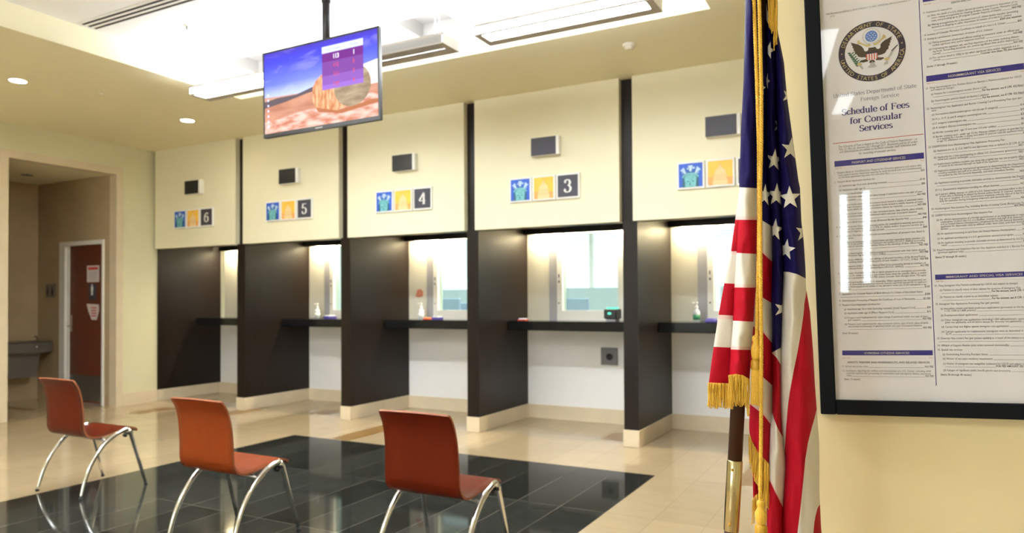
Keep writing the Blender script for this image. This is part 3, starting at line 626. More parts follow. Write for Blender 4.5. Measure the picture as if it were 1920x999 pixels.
# ================================================================ TELEVISION
TVC = Vector((3.856, -2.719, 2.682)); WT, HT = .97, .57
tr_ = Matrix(((math.cos(.005) , 0, 0), (0, 1, 0), (0, 0, 1)))
rotv = (Matrix.Rotation(.005, 3, 'Z') @ Matrix.Rotation(-.009, 3, 'Y') @ Matrix.Rotation(.008, 3, 'X'))
tv = thing('television', 'black flat television showing a hay bale field and ticket numbers, hung below the ceiling', 'television', TVC, rotv)
g = G(); bz = .014
g.bbox(-WT / 2, WT / 2, .006, .026, -HT / 2, HT / 2, .004); g.bbox(-.30, .30, .026, .06, -.2, .18, .01); g.build('casing', 'black', tv)
g = G()
for a in ((-WT / 2, WT / 2, HT / 2 - bz, HT / 2), (-WT / 2, WT / 2, -HT / 2, -HT / 2 + .026), (-WT / 2, -WT / 2 + bz, -HT / 2 + .026, HT / 2 - bz), (WT / 2 - bz, WT / 2, -HT / 2 + .026, HT / 2 - bz)): g.box(a[0], a[1], -.002, .006, a[2], a[3])
g.box(-.03, .03, -.004, -.002, -HT / 2 + .008, -HT / 2 + .016, 1)
g.build('bezel', ['black', 'steel'], tv)
sx0, sx1, sz0, sz1 = -WT / 2 + bz, WT / 2 - bz, -HT / 2 + .026, HT / 2 - bz; SW, SH = sx1 - sx0, sz1 - sz0
def screen_mat():
    m = bpy.data.materials.new('desktop_picture'); m.use_nodes = True; nt = m.node_tree; nt.nodes.clear(); L = nt.links.new
    tc = nt.nodes.new('ShaderNodeTexCoord'); sp = nt.nodes.new('ShaderNodeSeparateXYZ'); L(tc.outputs['Object'], sp.inputs[0])
    mr = nt.nodes.new('ShaderNodeMapRange'); L(sp.outputs[2], mr.inputs[0]); mr.inputs[1].default_value = sz0; mr.inputs[2].default_value = sz1
    cr = nt.nodes.new('ShaderNodeValToRGB'); L(mr.outputs[0], cr.inputs[0]); e = cr.color_ramp.elements
    e[0].position = 0; e[0].color = (.62, .28, .20, 1); e[1].position = 1; e[1].color = (.055, .035, .42, 1)
    for p, c in ((.10, (.72, .38, .30)), (.30, (.48, .20, .13)), (.43, (.56, .27, .17)), (.44, (.42, .50, .90)), (.60, (.10, .14, .80)), (.85, (.045, .05, .72))):
        x = cr.color_ramp.elements.new(p); x.color = (*c, 1)
    nz = nt.nodes.new('ShaderNodeTexNoise'); nz.inputs['Scale'].default_value = 3.5; nz.inputs['Detail'].default_value = 6; nz.inputs['Distortion'].default_value = .6
    mp = nt.nodes.new('ShaderNodeMapping'); mp.inputs['Scale'].default_value = (1, 1, 3.2); mp.inputs['Rotation'].default_value = (0, -.25, 0); L(tc.outputs['Object'], mp.inputs[0]); L(mp.outputs[0], nz.inputs['Vector'])
    c2 = nt.nodes.new('ShaderNodeValToRGB'); L(nz.outputs['Fac'], c2.inputs[0]); c2.color_ramp.elements[0].position = .55; c2.color_ramp.elements[1].position = .8
    c2.color_ramp.elements[0].color = (0, 0, 0, 1); c2.color_ramp.elements[1].color = (.30, .30, .30, 1)
    mx = nt.nodes.new('ShaderNodeMix'); mx.data_type = 'RGBA'; L(c2.outputs[0], mx.inputs[0]); L(cr.outputs[0], mx.inputs[6]); mx.inputs[7].default_value = (.80, .72, .78, 1)
    em = nt.nodes.new('ShaderNodeEmission'); L(mx.outputs[2], em.inputs[0]); em.inputs[1].default_value = 1.0
    g_ = nt.nodes.new('ShaderNodeBsdfGlossy'); g_.inputs['Roughness'].default_value = .12; g_.inputs[0].default_value = (.025, .025, .025, 1)
    ad = nt.nodes.new('ShaderNodeAddShader'); L(em.outputs[0], ad.inputs[0]); L(g_.outputs[0], ad.inputs[1])
    o = nt.nodes.new('ShaderNodeOutputMaterial'); L(ad.outputs[0], o.inputs[0]); return m
M['screenpic'] = screen_mat()
for n_, c_ in dict(s_hill=(.13, .10, .11), s_hill2=(.55, .30, .22), s_bale=(.60, .30, .16), s_bale2=(.36, .27, .19), s_baled=(.42, .16, .08), s_panel=(.16, .035, .22), s_panel2=(.30, .15, .55), s_panel3=(.20, .07, .31), s_panel4=(.25, .11, .43), s_head=(.60, .66, .95), s_white=(.95, .92, 1), s_red=(.62, .09, .13), s_icon=(.62, .68, 1), s_glow=(.85, .75, .72), s_headtxt=(.25, .28, .55)).items(): M[n_] = emis(n_, c_, 1.0)
M['s_bale'] = straw('s_bale', (.50, .20, .09), (.78, .46, .26), 22, (2, 1, .7)); M['s_bale2'] = straw('s_bale2', (.27, .20, .13), (.42, .33, .22), 10, (.6, 1, 2)); M['s_stub'] = straw('s_stub', (.50, .20, .13), (.80, .52, .44), 16, (.6, 1, 2.2)); M['s_field'] = straw('s_field', (.40, .17, .11), (.56, .28, .18), 7, (.5, 1, 3))
scr = G(); scr.box(sx0, sx1, -.0015, .006, sz0, sz1); scr = scr.build('screen', 'screenpic', tv)
def SP(a, b): return (sx0 + a * SW, sz1 - b * SH)                  # a right, b down, 0..1
g = G(); mats = ['s_hill', 's_hill2', 's_bale', 's_bale2', 's_baled', 's_glow', 's_stub', 's_field']; g.flat([SP(0, .66), SP(.4, .575), SP(1, .56), SP(1, .8), SP(0, .85)], -.0013, .0002, 7); g.flat([SP(0, .86), SP(.3, .80), (SP(.62, .76)), SP(1, .70), SP(1, 1), SP(0, 1)], -.00135, .0002, 6)
g.flat([SP(0, .60), SP(.12, .575), SP(.3, .575), SP(.45, .52), SP(.62, .47), SP(.62, .55), SP(.40, .585), SP(.2, .64), SP(0, .68)], -.0015, .0003, 0)
g.flat([SP(0, .545), SP(.1, .555), SP(.3, .565), SP(.3, .58), SP(.12, .575), SP(0, .60)], -.0015, .0003, 1)
g.flat([SP(.62, .50), SP(.8, .40), SP(1, .345), SP(1, .62), SP(.62, .62)], -.0015, .0003, 5)
g.flat([SP(*p) for p in ((.445, .62), (.45, .52), (.48, .45), (.53, .395), (.60, .36), (.80, .33), (.80, .80), (.66, .855), (.55, .83), (.47, .78), (.45, .70))], -.0015, .0006, 2)
for i in range(9):
    a = .465 + i * .03; g.flat([SP(a, .50 - .012 * i), SP(a + .003, .50 - .012 * i), SP(a + .006, .76 + .008 * i), SP(a + .003, .76 + .008 * i)], -.0018, .0006, 4)
g.flat([SP(.79 + .155 * math.cos(2 * PI * i / 28), .595 + .245 * math.sin(2 * PI * i / 28)) for i in range(28)], -.0022, .0006, 3)
g.flat([SP(.47, .78), SP(.66, .855), SP(.80, .835), SP(.94, .80), (SP(1, .80)), SP(1, .845), SP(.70, .90), SP(.50, .84)], -.0023, .0006, 4)
g.build('field_picture', mats, scr)
for i in range(7): g = G(); g.flat(tri(*SP(.035, .52 + i * .066), .008, 10), -.0018, .0005, 0); g.build('desktop_icon', 's_icon', scr)
g = G(); px0, px1 = .535, .885
for i in range(8): g.flat([SP(px0, .15 + .055 * i), SP(px1, .15 + .055 * i), SP(px1, .15 + .055 * (i + 1)), SP(px0, .15 + .055 * (i + 1))], -.003, .0003, (0, 0, 3, 3, 3, 4, 4, 1)[i])
g.flat([SP(px0, .075), SP(px1, .075), SP(px1, .155), SP(px0, .155)], -.003, .0006, 2)
g.build('ticket_panel', ['s_panel', 's_panel2', 's_head', 's_panel3', 's_panel4'], scr)
# television pole
og = (3.856, -2.65, ZT); t = thing('ceiling_pole', 'black ceiling pole carrying the television', 'pole', og)
g = G(); g.tube([(3.856, -2.65, 2.75), (3.856, -2.65, ZT)], .026, 16); g.build('shaft', 'blackpole', t, og)
g = G(); g.lathe([(.030, 0), (.030, .03)], (3.856, -2.65, 3.23), 16); g.build('collar', 'blackpole', t, og)
g = G(); g.lathe([(.09, ZT - .012), (.09, ZT)], (3.856, -2.65, 0), 24); g.build('ceiling_plate', 'blackpole', t, og)
g = G(); g.bbox(3.77, 3.94, -2.668, -2.644, 2.60, 2.82, .004); g.build('bracket', 'blackpole', t, og)

# ================================================================ ALCOVE THINGS
og = (VX, -.72, .55); t = thing('drinking_fountain', 'brushed steel drinking fountain on the alcove wall behind the portal', 'fountain', og)
g = G(); x0, x1 = VX + .002, VX + .36
prof = [(-1.02, .33), (-.68, .33), (-.63, .64), (-1.07, .64)]
g.add([(x0, y, z) for y, z in prof] + [(x1 - .06, y, z) for y, z in prof], [(3, 2, 1, 0), (4, 5, 6, 7), (0, 1, 5, 4), (1, 2, 6, 5), (2, 3, 7, 6), (3, 0, 4, 7)]); g.build('cabinet', 'steel', t, og)
g = G(); g.bbox(x0, x1 + .04, -1.15, -.52, .64, .80, .02); g.build('basin', 'steel', t, og)
g = G(); g.lathe([(.022, 0), (.022, .02), (.012, .022)], (x1 + .04, -.73, .725), 14, axis='x'); g.build('push_button', 'chrome', t, og)
g = G(); g.tube([(x0 + .2, -.62, .80), (x0 + .2, -.62, .84), (x0 + .21, -.65, .865), (x0 + .22, -.67, .855)], .011, 8); g.build('spout', 'chrome', t, og)
yy = PY1
og = (-3.0, yy, 1.47); t = thing('wall_sign', 'small square steel sign with dark figures beside the restroom door', 'sign', og)
g = G(); g.bbox(-3.11, -2.885, yy - .012, yy, 1.38, 1.565, .003); g.build('plate', 'steel', t, og)
for cx in (-3.06, -2.95):
    g = G(); g.flat(tri(cx, 1.515, .012, 12), yy - .0125, .001); g.flat([(cx - .02, 1.43), (cx + .02, 1.43), (cx + .014, 1.50), (cx - .014, 1.50)], yy - .0125, .001); g.flat([(cx - .011, 1.40), (cx + .011, 1.40), (cx + .011, 1.43), (cx - .011, 1.43)], yy - .0125, .001); g.build('figure', 'slot', t, og)
yd = PY1 + .03
og = (-2.12, yd, 1.68); t = thing('door_notice', 'white paper notice with red heading, topmost on the restroom door', 'notice', og)
g = G(); g.box(-2.245, -1.985, yd - .002, yd, 1.575, 1.79); g.build('sheet', 'pinkpaper', t, og)
g = G(); g.box(-2.22, -2.01, yd - .003, yd - .002, 1.735, 1.77); g.build('heading', 'redprint', t, og)
g = G()
for i in range(6): g.box(-2.21, -2.02 - .02 * (i % 2), yd - .003, yd - .002, 1.60 + i * .02, 1.607 + i * .02)
g.build('text_lines', 'greystrip', t, og)
og = (-2.12, yd, 1.46); t = thing('restroom_sign', 'dark restroom sign with white standing figure on the door', 'sign', og)
g = G(); g.bbox(-2.20, -2.05, yd - .006, yd, 1.345, 1.555, .002); g.build('plate', 'greyprint', t, og)
g = G(); c = -2.125
g.flat(tri(c, 1.533, .013, 14), yd - .007, .001); g.flat([(c - .022, 1.46), (c + .022, 1.46), (c + .024, 1.517), (c - .024, 1.517)], yd - .007, .001)
g.flat([(c - .018, 1.405), (c - .003, 1.405), (c - .003, 1.46), (c - .018, 1.46)], yd - .007, .001); g.flat([(c + .003, 1.405), (c + .018, 1.405), (c + .018, 1.46), (c + .003, 1.46)], yd - .007, .001)
g.build('figure', 'whiteprint', t, og)
og = (-2.12, yd, 1.2); t = thing('door_notice', 'white tapering paper notice with red print, lowest on the restroom door', 'notice', og)
g = G(); g.flat([(-2.25, 1.295), (-1.99, 1.285), (-1.985, 1.20), (-2.035, 1.085), (-2.14, 1.085), (-2.21, 1.19)], yd, .002); g.build('sheet', 'pinkpaper', t, og)
g = G()
for i in range(4): g.box(-2.15, -2.04, yd - .003, yd - .002, 1.13 + i * .035, 1.145 + i * .035)
g.build('text_lines', 'redprint', t, og)

# ================================================================ CHAIRS
def catmull(pts, n=6):
    P = [pts[0]] + list(pts) + [pts[-1]]; out = []
    for i in range(1, len(P) - 2):
        p0, p1, p2, p3 = [Vector(p) for p in P[i - 1:i + 3]]
        for k in range(n):
            t = k / n; out.append(.5 * ((2 * p1) + (p2 - p0) * t + (2 * p0 - 5 * p1 + 4 * p2 - p3) * t * t + (3 * p1 - p0 - 3 * p2 + p3) * t ** 3))
    out.append(Vector(pts[-1])); return out
prof = catmull([(-.262, .800), (-.224, .735), (-.203, .650), (-.194, .560), (-.192, .480), (-.186, .440), (-.164, .408), (-.118, .393), (-.035, .399), (.055, .414), (.130, .423), (.172, .413), (.194, .392)], 5)
HW = .215
def chair():
    t = thing('stacking_chair', '', 'chair', (0, 0, 0), None, 'cherry plywood chairs')
    n = len(prof); cols = 11; vs = []; fs = []; ms = []; th = .011
    for side in (0, 1):
        for i, p in enumerate(prof):
            d = (prof[min(i + 1, n - 1)] - prof[max(i - 1, 0)]).normalized(); nr = Vector((d.y, -d.x))     # toward the sitter / below
            s = i / (n - 1)
            edge = min(1, min(s, 1 - s) / .035); hw = HW * (.965 + .035 * edge) - (.014 * max(0, 1 - s / .5))
            for c in range(cols):
                u = -1 + 2 * c / (cols - 1)
                bow = .016 * (1 - u * u) * max(0, 1 - s / .42)                       # backrest hollow
                q = p + nr * (th * side)
                vs.append((u * hw, q.x - bow, q.y + (0 if i else -.006 * u * u)))
    N = n * cols
    for i in range(n - 1):
        for c in range(cols - 1):
            a = i * cols + c; fs.append((a, a + 1, a + cols + 1, a + cols)); ms.append(0); fs.append((N + a, N + a + cols, N + a + cols + 1, N + a + 1)); ms.append(0)
    for i in range(n - 1):
        for c in (0, cols - 1): a = i * cols + c; fs.append((a, a + cols, N + a + cols, N + a)); ms.append(1)
    for c in range(cols - 1):
        for i in (0, n - 1): a = i * cols + c; fs.append((a, a + 1, N + a + 1, N + a)); ms.append(1)
    g = G(); g.v = vs; g.f = fs; g.m = ms; g.sm = [x == 0 for x in ms]
    g.build('seat_shell', ['chairwood', 'chairedge'], t)
    for sx in (-1, 1):
        rear = catmull([(-.240, .012), (-.205, .135), (-.155, .235), (-.085, .324), (-.010, .380), (.055, .407), (.100, .414)], 5)
        xx = lambda z: sx * (.252 - .020 * z / .43)
        g = G(); g.tube([(xx(p.y), p.x, p.y) for p in rear], [.0115 + .004 * (p.y / .43) for p in rear], 10); rl = g.build('rear_leg', 'chrome', t)
        g = G(); g.lathe([(.012, 0), (.012, .014)], (xx(0), -.242, 0), 10); g.build('foot_cap', 'black', rl)
        g = G(); g.tube([(xx(.43), .100, .414), (xx(.40), .118, .390), (xx(.2), .172, .2), (xx(.01), .226, .012)], [.015, .015, .012, .0095], 10); fl = g.build('front_leg', 'chrome', t)
        g = G(); g.lathe([(.012, 0), (.012, .014)], (xx(0), .227, 0), 10); g.build('foot_cap', 'black', fl)
        g = G(); g.tube([(sx * .245, .118, .388), (sx * .19, .118, .388)], .017, 10); g.tube([(sx * .236, .085, .372), (sx * .215, .085, .372)], .012, 10); g.build('joint', 'black', t)
    g = G(); g.tube([(-.225, .112, .391), (.225, .112, .391)], .012, 8); g.tube([(-.240, -.05, .350), (-.20, -.07, .368), (.20, -.07, .368), (.240, -.05, .350)], .010, 8); g.build('cross_rail', 'steel', t)
    return t
ch = chair()
CH = [((2.03, -3.03, 0), 'cherry plywood chair with chrome legs, straddling the edge of the black floor'),
      ((3.78, -3.30, 0), 'orange brown plywood chair with chrome legs, middle of the row of three'),
      ((5.09, -3.16, 0), 'cherry plywood chair with chrome legs, nearest the flag on the black floor')]
ch.location = CH[0][0]; ch['label'] = CH[0][1]
for p, l in CH[1:]: dup(ch, p, l)
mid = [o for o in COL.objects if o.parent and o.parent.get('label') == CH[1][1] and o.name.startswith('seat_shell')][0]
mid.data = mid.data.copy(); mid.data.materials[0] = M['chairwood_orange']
# ================================================================ FLAG ON ITS POLE
TP = 1.530
foot = at(1383.5 - .0518 * (1408 - 760), 1408, TP); 
ptop = at(1427, -84, TP); pd = (ptop - at(1371, 999, TP)).normalized()
base = ptop - pd * (ptop.z / pd.z)                                # where the pole's axis meets the floor
def onpole(z): return base + pd * (z / pd.z)
fl = thing('flag', 'draped striped flag with white stars and gold fringe on a dark wooden pole', 'flag', base)
og = base
bj0, bj1 = at(1379, 862, TP).z, at(1371, 995, TP).z               # brass joint
g = G(); g.tube([onpole(bj0 - .01), onpole(2.18)], .0150, 20); g.tube([onpole(.06), onpole(bj1 + .01)], .0150, 20); g.build('pole', 'polewood', fl, og)
g = G(); g.tube([onpole(bj1), onpole(bj1 + .002), onpole(bj0 - .002), onpole(bj0)], [.0152, .0163, .0163, .0152], 24)
jf = g.build('brass_joint', 'brass', fl, og)
tow = (CAM - onpole(1.0)); tow.z = 0; tow.normalize()
for zz in (bj1 + .018, bj0 - .018):
    c = onpole(zz) + tow * .0158 - RT * .0045
    g = G(); g.lathe([(.0030, -.002), (.0030, .0008), (.0016, .0016)], (0, 0, 0), 10, axis='y')
    g.v = [tuple(c + RT * x - tow * (-y) + ZZ * z) for x, y, z in g.v]; g.build('screw', 'golddark', jf, og)
g = G(); g.lathe([(.012, 0), (.022, .02), (.018, .05), (.008, .06), (.026, .10), (.018, .16), (.002, .24)], (0, 0, 0), 14); o_ = onpole(2.17); g.v = [tuple(Vector(v) + o_) for v in g.v]; g.build('finial', 'brass', fl, og)
g = G(); g.lathe([(.17, 0), (.17, .015), (.15, .03), (.06, .045), (.03, .07), (.028, .16)], (base.x, base.y, 0), 32); g.build('stand', 'brass', fl, og)

NV, RD, WH, SE, GD = 0, 1, 2, 3, 4
CL = G()
def hsh(a, b):
    return math.sin(a * 12.9898 + b * 4.1) * math.cos(a * 3.7 - b * 7.3)
class Fold:
    """one fold of the cloth: two edges down its length, bands of colour across it, round in section"""
    def __init__(s, le, re, t, bulge, back=.012, wr=.0025):
        s.le, s.re, s.t, s.b, s.bk, s.wr = [(y, x) for x, y in le], [(y, x) for x, y in re], t, bulge, back, wr
    def x(s, u, y): a, b = interp(s.le, y), interp(s.re, y); return a + (b - a) * u
    def u(s, x, y): a, b = interp(s.le, y), interp(s.re, y); return min(1, max(0, (x - a) / max(1e-6, b - a)))
    creases = ()
    def off(s, u, y):
        return s._off(u, y) + sum(am * math.exp(-(((x1 - x0) * (y - y0) - (y1 - y0) * (s.x(u, y) - x0)) / (math.hypot(x1 - x0, y1 - y0) * wd)) ** 2 - max(0, abs(((s.x(u, y) - x0) * (x1 - x0) + (y - y0) * (y1 - y0)) / ((x1 - x0) ** 2 + (y1 - y0) ** 2) - .5) - .4) ** 2 * 40) for x0, y0, x1, y1, am, wd in s.creases)
    def _off(s, u, y):
        k = math.sin(PI * u) ** .7 if 0 < u < 1 else 0
        return s.b * k + s.wr * k * (.9 * max(0, math.sin(y * .075 + u * 3.2 + s.t * 40)) ** 3 * (.5 + .5 * math.sin(y * .013 + s.b * 300)) + math.sin(y * .021 + u * 5 + s.t * 90) + .6 * math.sin(y * .047 - u * 8 + s.b * 400))
    def pt(s, u, y, e=0): return at(s.x(u, y), y, s.t - s.off(u, y) - e)
    def bpt(s, u, y): return at(s.x(u, y), y, s.t + s.bk * (math.sin(PI * u) if 0 < u < 1 else 0))
    def cloth(s, y0, bands, nu=26):
        us = [(1 - math.cos(PI * i / nu)) / 2 for i in range(nu + 1)]; prev = [y0] * (nu + 1)
        for m, bd in bands:
            if isinstance(bd, (int, float)): cur = [bd] * (nu + 1)
            else:
                q = sorted((s.u(x, y), y) for x, y in bd); cur = [interp(q, u) for u in us]
            cur = [max(a, b) for a, b in zip(cur, prev)]
            hmax = max(a - b for a, b in zip(cur, prev))
            if hmax < .01: prev = cur; continue
            n = max(1, int(hmax / 7))
            for side in (0, 1):
                vs = []; fs = []
                for j in range(n + 1):
                    for i, u in enumerate(us):
                        y = prev[i] + (cur[i] - prev[i]) * j / n; vs.append(s.pt(u, y) if side == 0 else s.bpt(u, y))
                for j in range(n):
                    for i in range(nu):
                        a = j * (nu + 1) + i; q = (a, a + nu + 1, a + nu + 2, a + 1); fs.append(q if side == 0 else q[::-1])
                CL.add(vs, fs, m, True)
            prev = cur
    def star(s, cx, cy, R, rot=0, sx=1.0, ul=.02, uh=.98):
        P = [(cx + sx * (R if i % 2 == 0 else R * .40) * math.sin(PI * i / 5 + rot), cy - (R if i % 2 == 0 else R * .40) * math.cos(PI * i / 5 + rot)) for i in range(10)]
        y0, y1 = min(p[1] for p in P), max(p[1] for p in P); N = 34; SG = G()
        def cuts(y):
            xs = []
            for (a, b), (c, d) in zip(P, P[1:] + P[:1]):
                if (b <= y < d) or (d <= y < b): xs.append(a + (c - a) * (y - b) / (d - b))
            return sorted(xs)
        for k in range(N):
            ya, yb = y0 + (y1 - y0) * k / N, y0 + (y1 - y0) * (k + 1) / N; ym = (ya + yb) / 2
            A, B = cuts(ya + 1e-4), cuts(yb - 1e-4); Cm = cuts(ym)
            if len(A) != len(Cm): A = Cm
            if len(B) != len(Cm): B = Cm
            for q in range(0, len(Cm) - 1, 2):
                L, Rr = interp(s.le, ym), interp(s.re, ym); lo, hi = L + ul * (Rr - L), L + uh * (Rr - L)
                f = lambda v: min(hi, max(lo, v))
                a0, a1, b0, b1 = f(A[q]), f(A[q + 1]), f(B[q]), f(B[q + 1])
                if a1 - a0 < .05 and b1 - b0 < .05: continue
                vs = []; n = 6
                for i in range(n + 1):
                    t = i / n; xa, xb = a0 + (a1 - a0) * t, b0 + (b1 - b0) * t
                    vs += [s.pt(s.u(xa, ya), ya, .0026), s.pt(s.u(xb, yb), yb, .0026)]
                SG.add(vs, [(2 * i, 2 * i + 1, 2 * i + 3, 2 * i + 2) for i in range(n)], 0, True)
        SG.build('star', 'star', fl, og)
YT = -135
# back panel of the hoist lobe, then its front panel
f0 = Fold([(1404, YT), (1399, 0), (1395, 150), (1390, 250), (1387, 350), (1378.5, 412), (1370.5, 471), (1358, 531), (1347, 591), (1338, 650), (1328.5, 720), (1326, 770)],
          [(1412, YT), (1410, 0), (1406, 250), (1400, 412), (1392, 471), (1390, 531), (1386, 591), (1382, 650), (1376, 720), (1374, 770)], 1.530, .008, .010, .001)
f0.cloth(YT, [(NV, 351), (WH, 406), (SE, 412), (RD, 471), (SE, 477), (WH, [(1358, 531), (1390, 532)]), (RD, [(1347, 590), (1386, 592)]), (SE, 598), (WH, [(1338, 650), (1382, 652)]), (RD, [(1328, 717), (1376, 720)]), (GD, [(1328, 724), (1376, 727)])])
f1 = Fold([(1398, YT), (1397.5, 0), (1394, 150), (1389, 250), (1386, 350), (1384, 412), (1381, 475), (1377, 540), (1374, 602), (1370, 655), (1366.5, 706), (1366, 725)],
          [(1420, YT), (1419, 0), (1421, 150), (1423, 350), (1422, 412), (1418, 475), (1416.5, 540), (1413, 602), (1409, 650), (1405.5, 712), (1405, 725)], 1.522, .028, .030, .0028)
f1.creases = ((1371, 690, 1404, 664, .0040, 3.5), (1384, 668, 1400, 698, .0035, 3.5), (1376, 640, 1408, 616, .0035, 4), (1390, 345, 1412, 326, .0035, 4), (1392, 300, 1402, 190, .003, 4), (1380, 560, 1408, 580, .003, 4), (1382, 615, 1400, 640, -.003, 4))
f1.cloth(YT, [(NV, [(1386, 351), (1423, 353)]), (WH, 406), (SE, 412), (RD, [(1381, 474), (1418, 476)]), (WH, [(1377, 533), (1417, 533)]), (SE, [(1377, 539), (1417, 539)]), (RD, [(1374, 601), (1413, 603)]), (WH, [(1370, 649), (1409, 650)]), (SE, [(1370, 655), (1409, 656)]), (RD, [(1366.5, 703), (1380, 701), (1392, 703), (1405.5, 710)]), (GD, [(1366.5, 711), (1380, 709), (1392, 711), (1405.5, 718)])])
# inner fold behind the cords
f2 = Fold([(1410, YT), (1412, 0), (1416, 200), (1417, 400), (1414, 480), (1412, 600), (1406, 700), (1406, 757), (1404.5, 800), (1407, 835), (1414, 870), (1420, 900), (1424, 940), (1424, 1200)],
          [(1440, YT), (1440, 0), (1440, 200), (1443, 350), (1447, 400), (1450, 490), (1449, 566), (1450, 640), (1450, 720), (1450, 775), (1447, 800), (1444, 870), (1442, 900), (1440, 960), (1439, 1200)], 1.550, .024, .010, .0032)
f2.cloth(YT, [(NV, [(1417, 405), (1429, 413), (1447, 424)]), (WH, [(1414, 460), (1429, 468), (1449, 486)]), (SE, [(1414, 465), (1429, 473), (1449, 492)]), (RD, [(1413, 546), (1432, 559), (1449, 569)]), (WH, [(1411, 606), (1432, 619), (1450, 640)]), (SE, [(1411, 611), (1432, 624), (1450, 646)]), (RD, [(1407, 690), (1432, 708), (1450, 724)]), (WH, [(1406, 751), (1431, 771), (1447, 793)]), (SE, [(1406, 757), (1431, 777), (1447, 798)]), (RD, [(1405, 812), (1410, 826), (1424, 852), (1442, 868)]), (GD, [(1406, 822), (1410, 836), (1424, 860), (1442, 877)])])
f2b = Fold([(1412, 860), (1411.5, 900), (1412, 930), (1416, 1000), (1416, 1100)], [(1436, 860), (1436, 930), (1437, 1100)], 1.556, .006, .006)
f2b.cloth(860, [(RD, [(1412, 934), (1418, 926), (1424, 924), (1436, 920)]), (GD, [(1412, 942), (1418, 934), (1424, 932), (1436, 928)])])
# centre fold
f3 = Fold([(1434, YT), (1434, 0), (1437, 200), (1440, 330), (1445.5, 386), (1448, 450), (1447.7, 516), (1446, 566), (1448.5, 620), (1447, 660), (1448, 719), (1448, 773), (1444, 800), (1443, 840), (1441, 880), (1439, 930), (1437, 1000), (1436, 1250)],
          [(1452, YT), (1455, 0), (1456, 120), (1458, 250), (1466, 330), (1467, 450), (1471, 516), (1469, 560), (1466, 640), (1465, 700), (1465, 760), (1467, 800), (1472, 850), (1474, 880), (1470, 940), (1468, 1000), (1468, 1250)], 1.545, .030, .012, .0032)
f3.creases = ((1450, 240, 1458, 300, .003, 3), (1455, 440, 1462, 520, .003, 3), (1452, 600, 1462, 640, .003, 3))
f3.cloth(YT, [(NV, [(1447, 661), (1465, 651)]), (WH, [(1447, 662), (1456, 670), (1465, 686)]), (RD, [(1448, 773), (1456, 797), (1468, 820)]), (WH, [(1441, 890), (1455, 920), (1468, 945)]), (SE, [(1441, 896), (1455, 925), (1468, 951)]), (RD, 1130), (WH, 1200), (GD, 1212)])
# outer fold
f4 = Fold([(1450, YT), (1452, 0), (1453.5, 106), (1456, 250), (1462, 330), (1464, 400), (1466, 450), (1468, 516), (1466, 566), (1464, 640), (1462, 700), (1462, 760), (1465, 800), (1471.5, 850), (1472.5, 870), (1468, 945), (1465.5, 1000), (1465, 1250)],
          [(1453, YT), (1456, 40), (1459, 63), (1470, 117), (1475.4, 180), (1488, 272), (1497, 338), (1500, 352), (1502.6, 415), (1507, 452), (1510, 498), (1511.6, 541), (1518.8, 584), (1524.8, 660), (1528, 720), (1532, 775), (1536, 830), (1536.5, 920), (1539, 980), (1542, 1020), (1546, 1250)], 1.540, .038, .012, .0042)
f4.creases = ((1462, 120, 1478, 230, .004, 4), (1470, 220, 1490, 330, .004, 4), (1475, 420, 1500, 380, .003, 4), (1488, 540, 1480, 700, .003, 5), (1500, 600, 1490, 800, -.003, 6), (1505, 850, 1500, 999, .003, 5), (1475, 480, 1500, 500, .003, 4))
f4.cloth(YT, [(NV, [(1468, 509), (1480, 510), (1495, 514), (1511.6, 522)]), (WH, [(1512, 545), (1508, 570), (1500, 633), (1489, 690), (1480, 739), (1474.7, 793), (1471, 848)]),
             (RD, [(1531, 768), (1527, 785), (1522, 802), (1515, 830), (1509.4, 864), (1507.4, 890), (1503.4, 929), (1499, 969), (1495.4, 997), (1480, 1120), (1466, 1210)]), (WH, [(1538, 945), (1533, 952), (1528, 971), (1525, 999), (1505, 1150), (1466, 1216)]), (RD, 1216), (GD, 1228)], 34)
CL.build('cloth', ['navy', 'red', 'cwhite', 'seam', 'golddark'], fl, og)
f3.star(1456, 366, 23, .06, .80); f4.star(1481, 371, 23, -.05, .95); f3.star(1453, 431, 22, .1, .8, .05); f4.star(1474, 468, 21, .15, .85, .02); f4.star(1507, 435, 21, .1, .75)
f3.star(1452, 300, 22, .12, .75); f4.star(1483, 279, 22, .1, .85); f3.star(1441, 94, 17, .3, .8, .2); f2.star(1434, 366, 22, .1, .65); f3.star(1436, 27, 22, .1, .5, .1)
f4.star(1478, 180, 16, .4, .7, .45); f3.star(1460, 236, 16, .4, .55, .3); f3.star(1468, 579, 18, .25, 1.0); f2.star(1429, 165, 14, .2, .5, .2); f3.star(1438, 152, 16, .3, .35)
# fringe yarns
def yarns(g, pts, ln, t, n, jit=3, r=.00105):
    n = int(n * 1.5)
    for i in range(n):
        s = (i + .5) / n; L_ = pts[0][0] + (pts[-1][0] - pts[0][0]) * s; y0 = interp([(x, y) for x, y in pts], L_)
        l = ln(s) if callable(ln) else ln; l += random.uniform(-jit, jit); x = L_ + random.uniform(-.4, .4); tt = t + random.uniform(-.0025, .0025); P = []
        dx = random.uniform(-1.3, 1.3); K = max(8, int(l / 2.6)); ph = random.uniform(0, 6)
        for k in range(K + 1):
            q = k / K; P.append(at(x + dx * q + .5 * math.sin(q * l * .16 + ph), y0 + l * q, tt + .0005 * math.cos(q * l * .16 + ph)))
        g.tube(P, [r * (1.22 if (k + i) % 2 else .78) for k in range(K + 1)], 5)
g = G()
yarns(g, [(1328, 717), (1374, 719)], 46, 1.517, 22); yarns(g, [(1329, 719), (1374, 720)], 44, 1.520, 18)
